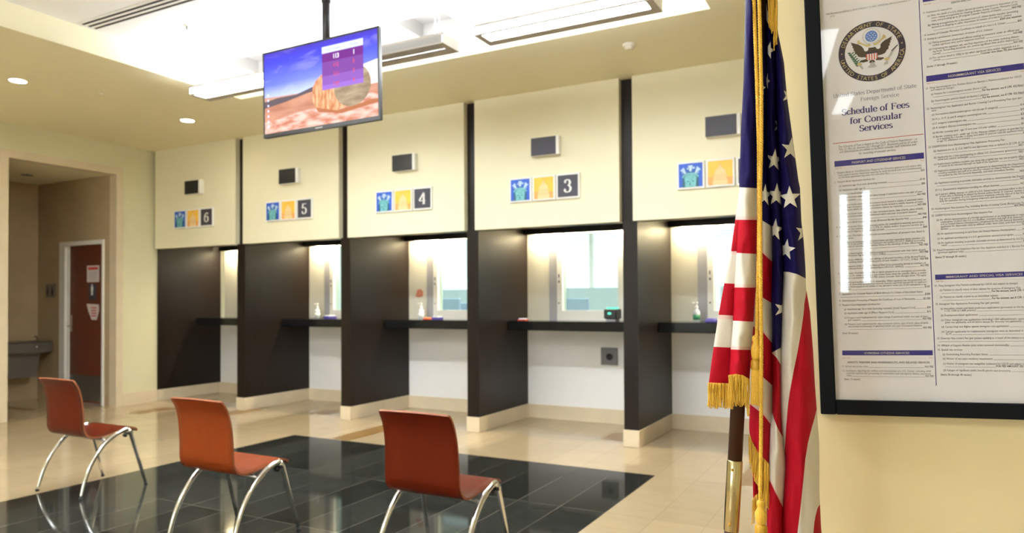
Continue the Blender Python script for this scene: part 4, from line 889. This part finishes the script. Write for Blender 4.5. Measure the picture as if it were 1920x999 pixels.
yarns(g, [(1366, 703), (1380, 701), (1392, 703), (1406, 711)], lambda s: 56 - 6 * s, 1.496, 20); yarns(g, [(1367, 706), (1392, 706), (1406, 713)], lambda s: 56 - 4 * s, 1.502, 18)
yarns(g, [(1400, 735), (1405, 738)], 44, 1.500, 4)
yarns(g, [(1404, 814), (1410, 828), (1424, 854), (1442, 870)], lambda s: 48 + 38 * s, 1.530, 22); yarns(g, [(1404, 814), (1410, 828), (1424, 854), (1442, 872)], lambda s: 46 + 36 * s, 1.535, 18)
yarns(g, [(1411, 936), (1418, 928), (1424, 926), (1436, 922)], 46, 1.545, 14)
yarns(g, [(1441, -60), (1452, -60), (1457, -60)], lambda s: 105 + 22 * s, 1.500, 12, 10); yarns(g, [(1440, -70), (1458, -70)], lambda s: 100 + 40 * s, 1.505, 12, 14)
yarns(g, [(1451, 10), (1456, 20)], lambda s: 75 - 10 * s, 1.502, 5, 12)
g.build('fringe', 'gold', fl, og, kind='stuff')
# twisted cords with tassels
def cord(name, pts, t, R=.0023, r=.0020, pitch=.0165):
    q = [(y, x) for x, y in pts]; y0, y1 = pts[0][1], pts[-1][1]; N = int((y1 - y0) / 2.2); g = G()
    cs = [at(interp(q, y0 + (y1 - y0) * i / N), y0 + (y1 - y0) * i / N, t) for i in range(N + 1)]
    for s in range(3):
        P = []
        for i, c in enumerate(cs):
            a = (cs[0] - c).length / pitch * 2 * PI + s * 2 * PI / 3
            P.append(c + RT * (R * math.cos(a)) + FW * (R * math.sin(a)))
        g.tube(P, r, 6)
    return g.build(name, 'gold', fl, og)
cord('cord', [(1423, YT), (1423.5, 0), (1427.5, 170), (1427.5, 270), (1425.5, 350), (1426, 480), (1427.5, 650), (1427, 820), (1425.7, 942)], 1.484)
cord('cord', [(1412, YT), (1413.5, 0), (1420, 180), (1422.5, 270), (1423, 400), (1422.5, 480), (1420.5, 560), (1419, 634)], 1.491)
def tassel(x, y, t, k, yl):
    c = at(x, y, t); px = t / F; t_ = bpy.data.objects.new('tassel', None); COL.objects.link(t_); t_.parent = fl
    def L(prof, name, m, ribs=14):
        g = G(); g.lathe([(r * px, -h * px) for r, h in prof], (c.x, c.y, c.z), 42, ribs=ribs, ribamp=.06); g.build(name, m, t_, og)
    L([(3, -3), (6.8, 0), (7, 5), (5.4, 11), (8.6 * k, 20), (9 * k, 30), (7.6 * k, 39), (5.8 * k, 43)], 'tassel_head', 'gold')
    L([(6.2 * k, 42), (9.2 * k, 46), (9.6 * k, 58), (8.6 * k, 63)], 'tassel_collar', 'golddark', 18)
    g = G()
    for ring, n in ((.95, 22), (.6, 14)):
        for i in range(n):
            a = 2 * PI * i / n; l = yl + random.uniform(-3, 3); P = []
            for j in range(7):
                q = j / 6; rr = (8.2 + 2.2 * q) * k * ring * px; P.append(Vector((c.x + rr * math.cos(a), c.y + rr * math.sin(a), c.z - (60 + l * q) * px)))
            g.tube(P, [.0013 * (1 + .25 * ((j + i) % 2)) for j in range(7)], 5)
    g.build('tassel_skirt', 'gold', t_, og, kind='stuff')
tassel(1417.5, 631, 1.497, 1.0, 66); tassel(1426.5, 940, 1.484, 1.15, 66)

# ================================================================ FRAMED POSTER
rotp = Matrix(((E1.x, -NN.x, E2.x), (E1.y, -NN.y, E2.y), (E1.z, -NN.z, E2.z)))
po = thing('framed_poster', 'large fee schedule poster in a black frame on the wall beside the flag', 'poster', P0, rotp)
U0, U1, V0, V1 = -.1155, .325, -.4545, .615; FWD = .0355
g = G(); a, b, c, d = U0 - FWD, U1 + FWD, V0 - FWD, V1 + FWD; y0, y1 = -.014, .020
def bev(x0, x1, z0, z1): g.bbox(x0, x1, y0, y1, z0, z1, .002)
bev(a, U0, c, d); bev(U1, b, c, d); g.bbox(U0, U1, y0 + .0002, y1, c, V0, .002); g.bbox(U0, U1, y0 + .0002, y1, V1, d, .002); g.build('frame', 'frameblack', po)
g = G(); g.box(U0, U1, 0, .010, V0, V1); g.build('sheet', 'paper', po)
g = G(); g.box(U0, U1, -.0075, -.0055, V0, V1); g.build('glass', 'posterglass', po)
FY = -.0004
# printed lettering from built-in outlines
_tc = {}
def glyphs(text, shear=0, bold=0):
    k = (text, shear, bold)
    if k in _tc: return _tc[k]
    cu = bpy.data.curves.new('lettering', 'FONT'); cu.body = text; cu.size = 1; cu.shear = shear; cu.offset = bold; cu.resolution_u = 2
    o = bpy.data.objects.new('lettering', cu); COL.objects.link(o); return o
def run(specs):
    """specs: dicts text,u,v,size,m,xs / fit width / align / arc"""
    obs = [glyphs(s['t'], s.get('shear', 0), s.get('bold', 0)) for s in specs]
    bpy.context.view_layer.update(); dg = bpy.context.evaluated_depsgraph_get(); out = []
    for s, o in zip(specs, obs):
        me = o.evaluated_get(dg).to_mesh(); vs = [v.co.copy() for v in me.vertices]; fs = [tuple(p.vertices) for p in me.polygons]
        out.append((s, vs, fs)); cu = o.data; o.evaluated_get(dg).to_mesh_clear(); bpy.data.objects.remove(o); bpy.data.curves.remove(cu)
    return out
def place(g, res):
    ends = []
    for s, vs, fs in res:
        if not vs: ends.append(s['u']); continue
        w = max(v.x for v in vs); xs = s.get('xs', .86); sz = s['size']
        if 'fit' in s: xs = s['fit'] / (w * sz)
        W = w * sz * xs; al = s.get('al', 'l'); u = s['u'] - (W if al == 'r' else W / 2 if al == 'c' else 0)
        g.add([(u + v.x * sz * xs, FY, s['v'] + v.y * sz) for v in vs], fs, s.get('m', 0)); ends.append(u + W)
    return ends
C1, C2 = (-.0965, .0985), (.1105, .305)
def v1(y): return uv(1554.4 + .0344 * y + 10, y)[1]
def v2(y): return uv(1731.2 + .0404 * y + 10, y)[1]
LINES = []
def T(col, y, ind, text, fee=None, full=0, bold=0, it=0, fy=None):
    LINES.append((col, y, ind, text, fee, full, bold, it, fy))
i1, i2 = .006, .014
A = lambda *a, **k: T(1, *a, **k)
A(324, 0, '1.  Passport Book or Card Execution: Required for first-time applicants and others who', full=1); A(328.6, i1, 'must apply in person (Applicants applying for both the book and card simultaneously', full=1); A(333, i1, 'on the same application pay only one execution fee.)', '$25')
A(341, 0, '2.  Passport Book Application Services for:'); A(349, i1, '(a) Applicants age 16 or over (including renewals)', '$110'); A(357, i1, '(b) Applicants under age 16', '$80'); A(364.5, i1, '(c) Passport book amendments')
A(371, i1, '(d) Passport book replacement for name change if submitted within one year of pass-', full=1); A(376, i2, 'port issuance', 'NO FEE')
A(385, i1, '(e) Passport book replacement for passport book limited in validity if submitted within', full=1); A(389.6, i2, 'one year of passport issuance (passport books limited in validity because of multi-', full=1); A(394.4, i2, 'ple losses, thefts, damage or mutilations cannot be replaced)', 'NO FEE')
A(402, i1, '(f) Passport book replacement for data correction (name, date of birth, place of birth,', full=1); A(406.7, i2, 'sex printed erroneously) if submitted within one year of passport issuance', fy=411.5, fee='NO FEE')
A(418, i1, '(g) Passport Book Security Surcharge (Enhanced Border Security Fee)', '$40')
A(426, 0, '3.  Expedited service: Passport processing within the expedited processing period pub-', full=1); A(430.6, i1, 'lished on the website (see 22 C.F.R. 51.56(b)) and/or in-person service at a', full=1); A(435, i1, 'U.S. Passport Agency (not applicable abroad)', '$60')
A(443, 0, '4.  Exemptions: The following applicants are exempted from all passport fees listed in', full=1); A(447.4, i1, 'Item 2 above:')
A(455, i1, '(a) Officers or employees of the United States and their immediate family members (22', full=1); A(459, i2, 'C.F.R. 51.52 and Peace Corps Volunteers and Leaders (22 U.S.C. 2504(h)) proceeding', full=1); A(463, i2, 'abroad or returning to the United States in the discharge of their official duties', fy=467, fee='NO FEE')
A(476, i1, '(b) U.S. citizen seamen who require a passport in connection with their duties aboard', full=1); A(480, i2, 'an American flag vessel (22 U.S.C. 214(a))', 'NO FEE')
A(488, i1, '(c) Widows, children, parents or siblings of deceased members of the Armed Forces', full=1); A(492.3, i2, 'proceeding abroad to visit the graves of such members (22 U.S.C. 214(a))', 'NO FEE')
A(500, i1, '(d) Employees of the American National Red Cross proceeding abroad as members of', full=1); A(504.4, i2, 'the Armed Forces of the United States (10 U.S.C. 2603(c))', 'NO FEE')
A(513, 0, '5.  Travel Letter: Provided in rare, life or death situations as an emergency accommoda-', full=1); A(517.5, i1, 'tion to a U.S. citizen returning to the United States when the consular officer is unable', full=1); A(521.8, i1, 'to issue a passport book NO FEE unless consular time charges (Item 75) apply', full=1)
A(530, 0, '6.  File search and verification of U.S. citizenship: When applicant has not presented evi-', full=1); A(534, i1, 'dence of citizenship and previous records must be searched (except for an applicant', full=1); A(538.2, i1, 'abroad whose passport was stolen or lost abroad or when one of the exemptions is ap-', full=1); A(542.6, i1, 'plicable)', '$150')
A(551.5, 0, '7.  Application for Consular Report of Birth Abroad of a Citizen of the United States', '$100', fy=556); A(564, 0, '8.  Administrative Processing of Request for Certificate of Loss of Nationality', '$2,350'); A(572, 0, '9.  Passport Card Application Services for:')
A(580, i1, '(a) Applicants age 16 or over (including renewals) [Adult Passport Card]', '$30'); A(587.5, i1, '(b) Applicants under age 16 [Minor Passport Card]', '$15')
A(596, i1, '(c) Passport card replacement for name change if submitted within one year of pass-', full=1); A(600.4, i2, 'port issuance', 'NO FEE'); A(608, i1, '(d) Passport card replacement for data correction (name, date of birth, place of birth,', full=1); A(612.4, i2, 'sex printed erroneously) if submitted within one year of passport issuance', fy=616.6, fee='NO FEE')
A(625, 0, '(Item 10 vacant.)', bold=1)
A(679.5, .008, 'ARRESTS, WELFARE AND WHEREABOUTS, AND RELATED SERVICES', bold=1, full=.178); A(687, 0, '11. Arrest and prison visits', 'NO FEE'); A(695, 0, '12. Assistance regarding the welfare and whereabouts of a U.S. Citizen, including child', full=1); A(699.6, i1, 'custody inquiries and processing of repatriation and emergency dietary assistance', full=1); A(704, i1, 'loans', 'NO FEE'); A(711, 0, '(Item 13 vacant.)', bold=1)
B = lambda *a, **k: T(2, *a, **k)
B(23, 0, '13. Assistance to next-of-kin:'); B(30, i1, '(a) After the death of a U.S. citizen abroad (providing assistance in disposition of re-', full=1); B(35, i2, 'mains, making arrangements for shipping remains, issuing Consular Mortuary Certif-', full=1); B(40, i2, 'icate, and providing up to 20 original Consular Reports of Death)', 'NO FEE')
B(47.5, i1, '(b) Making arrangements for a deceased non-U.S. citizen family member (providing', full=1); B(52.3, i2, 'assistance in shipping or other disposition of remains of a non-U.S. citizen)', fy=57, fee='$200 plus expenses')
B(65, 0, '14. Issuance of Consular Mortuary Certificate on behalf of a non-U.S. Citizen', '$60'); B(73, 0, '15. Acting as a provisional conservator of estates of U.S. Citizens:')
B(81, i1, '(a) Taking possession of personal effects; making an inventory under an official seal', full=1); B(86, i2, '(unless significant time and/or expenses incurred)', 'NO FEE'); B(93, i1, '(b) Overseeing the appraisal, sale, and final disposition of the estate, including disburs-', full=1); B(97.8, i2, 'ing funds, forwarding securities, etc. (unless significant time and/or expenses in-', full=1); B(102.4, i2, 'curred)', 'NO FEE')
B(109.5, i1, '(c) For services listed in 15(a) or (b) when significant time and/or expenses are in-', full=1); B(114, i2, 'curred', 'Consular time (Item 75) plus expenses'); B(124.5, 0, '(Items 17 through 19 vacant.)', bold=1)
B(165, 0, '21. Filing Nonimmigrant Visa Petition Based on Blanket L Petition (collected for USCIS', full=1); B(169.3, i1, 'and subject to change):'); B(177, i1, '(a) Petition for a nonimmigrant worker (Form I-129)', fy=181.3, fee='For fee amount, see 8 CFR 103.7(b)(1)'); B(190, i1, '(b) Nonimmigrant petition based on blanket L petition', fy=194.5, fee='For fee amount, see 8 CFR 103.7(b)(1)')
B(203.3, 0, '22. Nonimmigrant Visa Application and Border Crossing Card Processing Fees (per per-', full=1); B(207.6, i1, 'son):'); B(215.4, i1, '(a) Non-petition-based nonimmigrant visa (except E category)', '$160'); B(224, i1, '(b) H, L, O, P, Q and R category nonimmigrant visa', '$190'); B(232.3, i1, '(c) E category nonimmigrant visa', '$205'); B(240.4, i1, '(d) K category (fiance) nonimmigrant visa', '$265'); B(249.3, i1, '(e) Border crossing card - age 15 and over (10 year validity)', '$160')
B(257.2, i1, '(f) Border crossing card - under age 15; for Mexican citizens if parent or guardian has', full=1); B(261.6, i2, 'or is applying for a border crossing card (valid 10 years or until the applicant reach-', full=1); B(265.8, i2, 'es age 15, whichever is sooner)', '$15')
B(275.4, 0, '23. EXEMPTIONS from Nonimmigrant Visa Application Processing Fee:'); B(283.5, i1, '(a) Applicants for A, G, C-3, NATO and diplomatic visas as defined in 22 CFR 41.26', fy=288, fee='NO FEE'); B(295.8, i1, '(b) Applicants for J visas participating in official U.S. Government sponsored educa-', full=1); B(300, i2, 'tional and cultural exchanges', 'NO FEE')
B(308.4, i1, '(c) Replacement machine-readable visa when the original visa was not properly affixed', full=1); B(312.7, i2, 'or needs to be reissued through no fault of the applicant', 'NO FEE')
B(321.3, i1, '(d) Applicants exempted by international agreement as determined by the Department,', full=1); B(325.6, i2, 'including members and staff of an observer mission to United Nations Headquarters', full=1); B(330, i2, 'recognized by the UN General Assembly, and their immediate families', fy=334.4, fee='NO FEE'); B(343.8, i1, '(e) Applicants traveling to provide charitable services as determined by the Department', fy=348, fee='NO FEE'); B(356.7, i1, '(f) U.S. Government employees traveling on official business', 'NO FEE')
B(365, i1, '(g) A parent, sibling, spouse, or child of a U.S. Government employee killed in the line', full=1); B(369.3, i2, 'of duty who is traveling to attend the funeral and/or burial; or a parent, spouse, sib-', full=1); B(373.6, i2, 'ling, son or daughter of a U.S. Government employee critically injured in the line of', full=1); B(378, i2, 'duty for visitation during emergency treatment and convalescence', fy=382, fee='NO FEE')
B(391.7, 0, '24. Nonimmigrant Visa Issuance Fee, including Border-Crossing Cards (Reciprocity Fee)', fy=396, fee='RECIPROCAL'); B(404.3, 0, '25. EXEMPTIONS from Nonimmigrant Visa Issuance Fee:')
B(412.8, i1, '(a) An official representative of a foreign government or an international or regional', full=1); B(417, i2, 'organization of which the U.S. is a member; members and staff of an observer mis-', full=1); B(421.3, i2, 'sion to United Nations Headquarters recognized by the UN General Assembly; and', full=1); B(425.6, i2, 'applicants for diplomatic visas as defined under item 23(a), and their immediate', full=1); B(430, i2, 'families', 'NO FEE')
B(438.8, i1, '(b) An applicant transiting to and from the United Nations Headquarters', 'NO FEE'); B(447.8, i1, '(c) An applicant participating in a U.S. government sponsored program', 'NO FEE'); B(456, i1, '(d) An applicant traveling to provide charitable services as determined by the Depart-', full=1); B(460.4, i2, 'ment', 'NO FEE'); B(469.2, 0, '26. Fraud Prevention and Detection Fee for Visa Applicant included in L Blanket Petition', full=1); B(473.7, i1, '(principal applicant only)', '$500'); B(482.6, 0, '(Items 27 through 30 vacant.)', bold=1)
B(536, 0, '31. Filing Immigrant Visa Petition (collected for USCIS and subject to change)'); B(544.3, i1, '(a) Petition to classify status of alien relative for issuance of immigrant Visa', fy=549, fee='For fee amount, see 8 CFR 103.7(b)(1)'); B(557.3, i1, '(b) Petition to classify orphan as an immediate relative', fy=562, fee='For fee amount, see 8 CFR 103.7(b)(1)'); B(570.3, 0, '32. Immigrant Visa Application Processing Fee (per person):')
B(579, i1, '(a) Immediate relative and family preference applications (processed on the basis of an', full=1); B(583.3, i2, 'I-130, I-600 or I-800 petition)', '$325'); B(591.5, i1, '(b) Employment-based applications', '$345'); B(600.4, i1, '(c) Other immigrant visa applications (including I-360 self-petitioners, special immi-', full=1); B(604.8, i2, 'grant visa applicants, and all others except for diversity visa applicants)', '$205'); B(613.2, i1, '(d) Certain Iraqi and Afghan special immigrant visa applications', 'NO FEE'); B(622, i1, '(e) Certain applicants for replacement immigrant visas as described in 22 CFR', full=1); B(626.4, i2, '42.74', 'NO FEE')
B(634.6, 0, '33. Diversity Visa Lottery Fee (per person applying as a result of the lottery program)', fy=639, fee='$330'); B(647.9, 0, '34. Affidavit of Support Review (only when reviewed domestically)', '$120'); B(656, 0, '35. Special visa services:'); B(664.6, i1, '(a) Determining Returning Resident Status', '$180'); B(672.8, i1, '(b) Waiver of two year residency requirement', '$120'); B(682, i1, '(c) Waiver of immigrant visa ineligibility (collected for USCIS and subject to change)', fy=686.5, fee='FOR FEE AMOUNT SEE 8 CFR 103.7'); B(694.4, i1, '(d) Refugee or significant public benefit parole case processing', 'NO FEE'); B(702.6, 0, '(Items 36 through 40 vacant.)', bold=1)
BS = .0066; specs = []; fees = []
for col, y, ind, text, fee, full, bold, it, fy in LINES:
    c0, c1 = C1 if col == 1 else C2; v = (v1 if col == 1 else v2)(y + 1.2); num = ind == 0 and text[0].isdigit()
    s = dict(t=text, u=c0 + ind - (0 if not num else .004) + .002, v=v, size=BS, xs=.80, bold=.012 if bold else 0)
    if full: s['fit'] = (c1 - s['u'] - (.006 if 'age' else 0)) if full == 1 else full
    specs.append(s)
    if fee: fees.append((len(specs) - 1, fee, col, fy))
nb = len(specs)
for i, fee, col, fy in fees:
    c1 = (C1 if col == 1 else C2)[1]; v = specs[i]['v'] if fy is None else (v1 if col == 1 else v2)(fy + 1.2)
    specs.append(dict(t=fee, u=c1, v=v, size=BS, xs=.80, al='r', bold=.014))
specs += [dict(t='THIS REVISED SCHEDULE IS EFFECTIVE JULY 13, 2015  (OSCE fees effective December 31,', u=uv(1548, 28)[0], v=uv(1548, 29)[1], size=.0056, fit=.188), dict(t='2015)', u=uv(1556, 31)[0], v=uv(1556, 32.5)[1], size=.0056)]
for y, x0, x1, t in ((277.5, 1571, 1720, 'This Schedule of Fees is based on the Code of Federal Regulations - i.e.'), (282.5, 1572, 1721, 'Title 22, Part 22, Sections 22.1 through 22.7.  Bracketed entries (if under-'), (287, 1574, 1718, 'and abbreviations are added to facilitate consular staff reference and'), (289.6, 1610, 1680, 'for recording of consular services.')):
    a = uv(x0, y); b = uv(x1, y - 15); specs.append(dict(t=t, u=a[0], v=a[1], size=.0078, fit=b[0] - a[0], shear=.25))
g = G(); res = run(specs); ends = place(g, res)
for k, (i, fee, col, fy) in enumerate(fees):                      # leader rules up to each fee
    s = specs[nb + k]; res_k = res[nb + k]; wfee = max(v.x for v in res_k[1]) * BS * .80
    u0 = ends[i] + .002 if fy is None else specs[i]['u'] + .004; u1 = s['u'] - wfee - .001
    if u1 > u0: g.box(u0, u1, FY - .0001, FY, s['v'] - .0003, s['v'] + .0002)
g.build('fee_text', 'ink', po)
# blue bars with cream headings, rules
def bar(g, u0, u1, v0, v1_, m): g.box(u0, u1, FY - .00005, 0, v0, v1_, m)
g = G(); heads = []
for (xa, ya, yb, col, t, k) in ((1565, 302.3, 312.9, 1, 'PASSPORT AND CITIZENSHIP SERVICES', .60), (1577, 657, 666, 1, 'OVERSEAS CITIZENS SERVICES', .50), (1737, 142.7, 153.8, 2, 'NONIMMIGRANT VISA SERVICES', .54), (1752, 514.9, 524.5, 2, 'IMMIGRANT AND SPECIAL VISA SERVICES', .78), (1728.5, -6.5, 4.6, 2, 'DEATH AND ESTATE SERVICES', .6)):
    c0, c1 = C1 if col == 1 else C2; va, vb = uv(xa, ya)[1], uv(xa, yb)[1]; bar(g, c0, c1, vb, va, 0)
    heads.append(dict(t=t, u=(c0 + c1) / 2, v=vb + (va - vb) * .26, size=(va - vb) * .60, fit=(c1 - c0) * k, al='c', bold=.006))
g.build('blue_bar', 'barblue', po)
g = G(); FY = -.0009; place(g, run(heads)); FY = -.0004; g.build('bar_heading', 'barcream', po)
g = G(); a = uv(1561, 269.5)[1]; g.box(C1[0] - .002, C1[1] + .001, -.0003, 0, a - .0007, a + .0007); g.build('red_rule', 'inkred', po)
g = G(); g.box(.1020, .1036, -.0003, 0, -.417, V1 - .02); g.build('blue_rule', 'barblue', po)
oo = []; g = G()
for x, y, col in ((1566, 317.2, 1), (1579, 672, 1), (1739, 158, 2), (1754, 529, 2), (1730, 10.5, 2)):
    c0, c1 = C1 if col == 1 else C2; v = uv(x, y)[1]; oo += [dict(t='Item No.', u=c0 + .001, v=v, size=.0054, m=0), dict(t='Fee', u=c1 - .001, v=v, size=.0054, al='r')]
    for i in range(62): u = c0 + .020 + i * .0026; g.box(u, u + .0012, FY - .0001, FY, v, v + .0005)
place(g, run(oo)); g.build('item_row', 'inkorange', po)
a = uv(1782, 8.5); g = G(); place(g, run([dict(t='DEATH AND ESTATE SERVICES', u=.207, v=uv(1735, 15)[1], size=.0066, al='c', bold=.014)])); g.build('section_heading', 'ink', po)
# title lines
def tl(g, text, xl, yl, xr, size, T_, t_, m=0):
    a = uv(xl, yl); b = uv(xr, yl - (xr - xl) * .097); xs = (b[0] - a[0]) / penwidth(text, size)
    pen(g, text, a[0], a[1], size, T_, t_, FY, m, None, xs)
g = G(); tl(g, 'United States Department of State', 1562, 184, 1718.5, .0135, .085, .035); tl(g, 'Foreign Service', 1613, 189.5, 1686, .0135, .085, .035); g.build('office_name', 'inkgrey', po)
g = G(); tl(g, 'Schedule of Fees', 1578, 216.5, 1705.5, .0225, .135, .05); tl(g, 'for Consular', 1593.5, 232.5, 1692, .0225, .135, .05); tl(g, 'Services', 1611, 246.5, 1674, .0225, .135, .05); g.build('title', 'inknavy', po)
# department seal
cu_, cv_ = [(uv(1572, 100)[i] + uv(1698.5, 92)[i]) / 2 for i in (0, 1)]; RO = (uv(1698.5, 92)[0] - uv(1572, 100)[0]) / 2
seal = bpy.data.objects.new('seal', None); COL.objects.link(seal); seal.parent = po
def ringp(r0, r1, n=64): return [(cu_ + r * math.cos(2 * PI * k / n), -.0004, cv_ + r * math.sin(2 * PI * k / n)) for r in (r0, r1) for k in range(n)], [(k, (k + 1) % n, n + (k + 1) % n, n + k) for k in range(n)]
M['sealnavy'] = mat('seal_navy_ink', (.022, .016, .055), .5, .2); M['sealgold'] = mat('seal_gold_ink', (.62, .50, .24), .5, .2); M['sealbrown'] = mat('seal_brown_ink', (.06, .038, .025), .5, .2)
M['sealblue'] = mat('seal_blue_ink', (.10, .22, .62), .5, .2); M['sealgreen'] = mat('seal_green_ink', (.05, .16, .10), .5, .2); M['sealgrey'] = mat('seal_grey_ink', (.50, .50, .52), .5, .2); M['sealred'] = mat('seal_red_ink', (.62, .14, .10), .5, .2)
g = G(); g.add(*ringp(RO * .805, RO)); g.build('seal_ring', 'sealnavy', seal)
g = G(); FS = -.0007
def onring(text, a0, a1, r, h, top):
    res = run([dict(t=c) for c in text.replace(' ', '')]); n = len(text); k = 0
    for i, c in enumerate(text):
        if c == ' ': continue
        s, vs, fs = res[k]; k += 1; an = a0 + (a1 - a0) * (i + .5) / n
        w = (max(v.x for v in vs) + min(v.x for v in vs)) / 2; wx = max(v.x for v in vs) - min(v.x for v in vs); sc = min(h, 1.05 * abs(a1 - a0) * r / n / max(wx, .45)) if c != 'I' else h * .9
        out = []
        for v in vs:
            x, y = (v.x - w) * sc, v.y * h * 1.0; q = (cu_ + (r + (y if top else -y)) * math.cos(an) , 0, 0)
            rr = r + y if top else r - y; e = (math.sin(an), -math.cos(an)) if top else (-math.sin(an), math.cos(an))
            out.append((cu_ + rr * math.cos(an) + e[0] * x, FS, cv_ + rr * math.sin(an) + e[1] * x))
        g.add(out, fs)
D_ = math.radians
onring('DEPARTMENT OF STATE', D_(163), D_(19), RO * .835, RO * .178, True)
onring('UNITED STATES OF AMERICA', D_(190), D_(356), RO * .965, RO * .178, False)
for an in (D_(177), D_(8)): g.add([(cu_ + RO * .9 * math.cos(an) + RO * .022 * math.cos(t * PI / 4), FS, cv_ + RO * .9 * math.sin(an) + RO * .022 * math.sin(t * PI / 4)) for t in range(8)], [tuple(range(8))])
g.build('seal_lettering', 'sealgold', seal)
def sp(pts, m, lvl=0): g.add([(cu_ + x * RO, -.0005 - .00012 * lvl, cv_ + y * RO) for x, y in pts], [tuple(range(len(pts)))], m)
def ell(cx, cy, rx, ry, n=18): return [(cx + rx * math.cos(2 * PI * k / n), cy + ry * math.sin(2 * PI * k / n)) for k in range(n)]
g = G()                                                            # 0 brown 1 white 2 red 3 blue 4 gold 5 green 6 grey 7 navy
for s in (-1, 1):
    q = [(.10, .02), (.22, .10), (.30, .22), (.40, .30), (.50, .34), (.62, .40), (.585, .33), (.60, .30), (.555, .26), (.57, .21), (.53, .18), (.54, .11), (.50, .08), (.50, .0), (.44, -.04), (.40, -.12), (.30, -.16), (.14, -.17)]
    sp([(s * x, y) for x, y in q], 0, 1); sp([(s * x, y) for x, y in ((.10, -.20), (.20, -.24), (.34, -.26), (.36, -.30), (.26, -.34), (.12, -.32))], 0, 1)
sp([(-.18, .08), (-.10, .13), (.10, .13), (.18, .08), (.18, -.2), (-.18, -.2)], 0, 1); sp([(-.06, .12), (.07, .12), (.07, .22), (.13, .20), (.08, .25), (-.02, .26), (-.06, .22)], 1, 2)
sp([(-.17, -.02), (.17, -.02), (.17, -.08), (-.17, -.08)], 7, 2)
for i in range(9): x = -.17 + i * .34 / 9; sp([(x, -.08), (x + .34 / 9, -.08), (x + .34 / 9, -.26 - .04 * math.sin(PI * (i + .5) / 9)), (x, -.26 - .04 * math.sin(PI * (i + .5) / 9))], 2 if i % 2 == 0 else 1, 2)
sp(ell(-.16, .10, .07, .08), 1, 2); sp(ell(.20, .12, .07, .08), 1, 2)
sp([(-.42, .40), (-.36, .44), (-.34, .36), (-.16, .24), (-.02, .26), (-.02, .18), (-.14, .16), (-.30, .28), (-.40, .30)], 4, 3); sp([(.42, .46), (.36, .50), (.32, .40), (.16, .26), (.06, .26), (.06, .18), (.16, .18), (.32, .32), (.44, .38)], 4, 3)
for k in range(26): a = 2 * PI * k / 26; sp(ell(.01 + .255 * math.cos(a), .50 + .255 * math.sin(a), .022, .022, 6), 6, 1)
sp(ell(.01, .50, .225, .225, 28), 1, 2); sp(ell(.01, .50, .185, .185, 28), 3, 3)
for i, (x, y) in enumerate([(-.09, .08), (0, .11), (.09, .08), (-.13, 0), (-.045, .03), (.045, .03), (.13, 0), (-.09, -.06), (0, -.04), (.09, -.06), (-.045, -.11), (.045, -.11), (0, -.15)]): sp([(.01 + x + (.024 if j % 2 == 0 else .011) * math.sin(PI * j / 5), .50 + y + (.024 if j % 2 == 0 else .011) * math.cos(PI * j / 5)) for j in range(10)], 1, 4)
for i in range(9): a = D_(250 + i * 5 - 0) if 0 else D_(238 + i * 8); sp([(.0, -.33), (.015, -.33), (.01 + .24 * math.cos(a), -.36 + .20 * math.sin(a)), (-.01 + .24 * math.cos(a), -.36 + .20 * math.sin(a))], 6, 1)
sp([(-.05, -.28), (.05, -.28), (.09, -.38), (-.09, -.38)], 0, 1)
for k in range(7):                                                # olive branch
    t = k / 6; bx, by = -.40 - .22 * t, -.44 + .44 * t
    for s in (-1, 1): ax, ay = bx + s * .085 + .0, by + .045; sp([(bx, by), ((bx + ax) / 2 + .02, (by + ay) / 2 + .045), (ax + s * .03, ay + .01), ((bx + ax) / 2 - .01, (by + ay) / 2 - .03)], 5, 2)
sp([(-.30, -.56), (-.27, -.55), (-.60, -.02), (-.63, -.03)], 5, 1); sp(ell(-.38, -.38, .07, .06), 4, 3); sp([(-.36, -.43), (-.31, -.42), (-.26, -.54), (-.30, -.55)], 6, 2)
for k in range(5): a = .04 * k; sp([(.36 + a * .3, -.46), (.375 + a * .3, -.46), (.60 + a * .9, -.08 + a * .8), (.585 + a * .9, -.08 + a * .8)], 6, 1); sp([(.57 + a * .9, -.08 + a * .8), (.61 + a * .9, -.10 + a * .8), (.63 + a * .9, -.02 + a * .8)], 7, 2)
sp(ell(.44, -.33, .08, .05), 4, 3); sp([(.34, -.52), (.46, -.50), (.48, -.42), (.36, -.44)], 6, 2)
g.build('seal_emblem', ['sealbrown', 'paper', 'sealred', 'sealblue', 'sealgold', 'sealgreen', 'sealgrey', 'sealnavy'], seal)
# writing on the television
FY = -.0036
def tvrun(items): 
    gg = G(); sp_ = [dict(t=t, u=SP(a, b)[0], v=SP(a, b)[1], size=sz, al='c', bold=bd, m=m) for t, a, b, sz, bd, m in items]; place(gg, run(sp_)); return gg
tvrun([('Ticket Number', .63, .13, .022, .01, 0), ('Window', .81, .13, .022, .01, 0)] + [(a, .655, b, .040 if m == 1 else .036, .02, m) for a, b, m in (('113', .235, 1), ('112', .335, 2), ('111', .445, 2), ('110', .56, 2))] + [(a, .805, b, .040 if m == 1 else .036, .02, m) for a, b, m in (('1', .235, 1), ('5', .335, 2), ('3', .445, 2), ('4', .555, 2))]).build('ticket_numbers', ['s_headtxt', 's_white', 's_red'], scr)
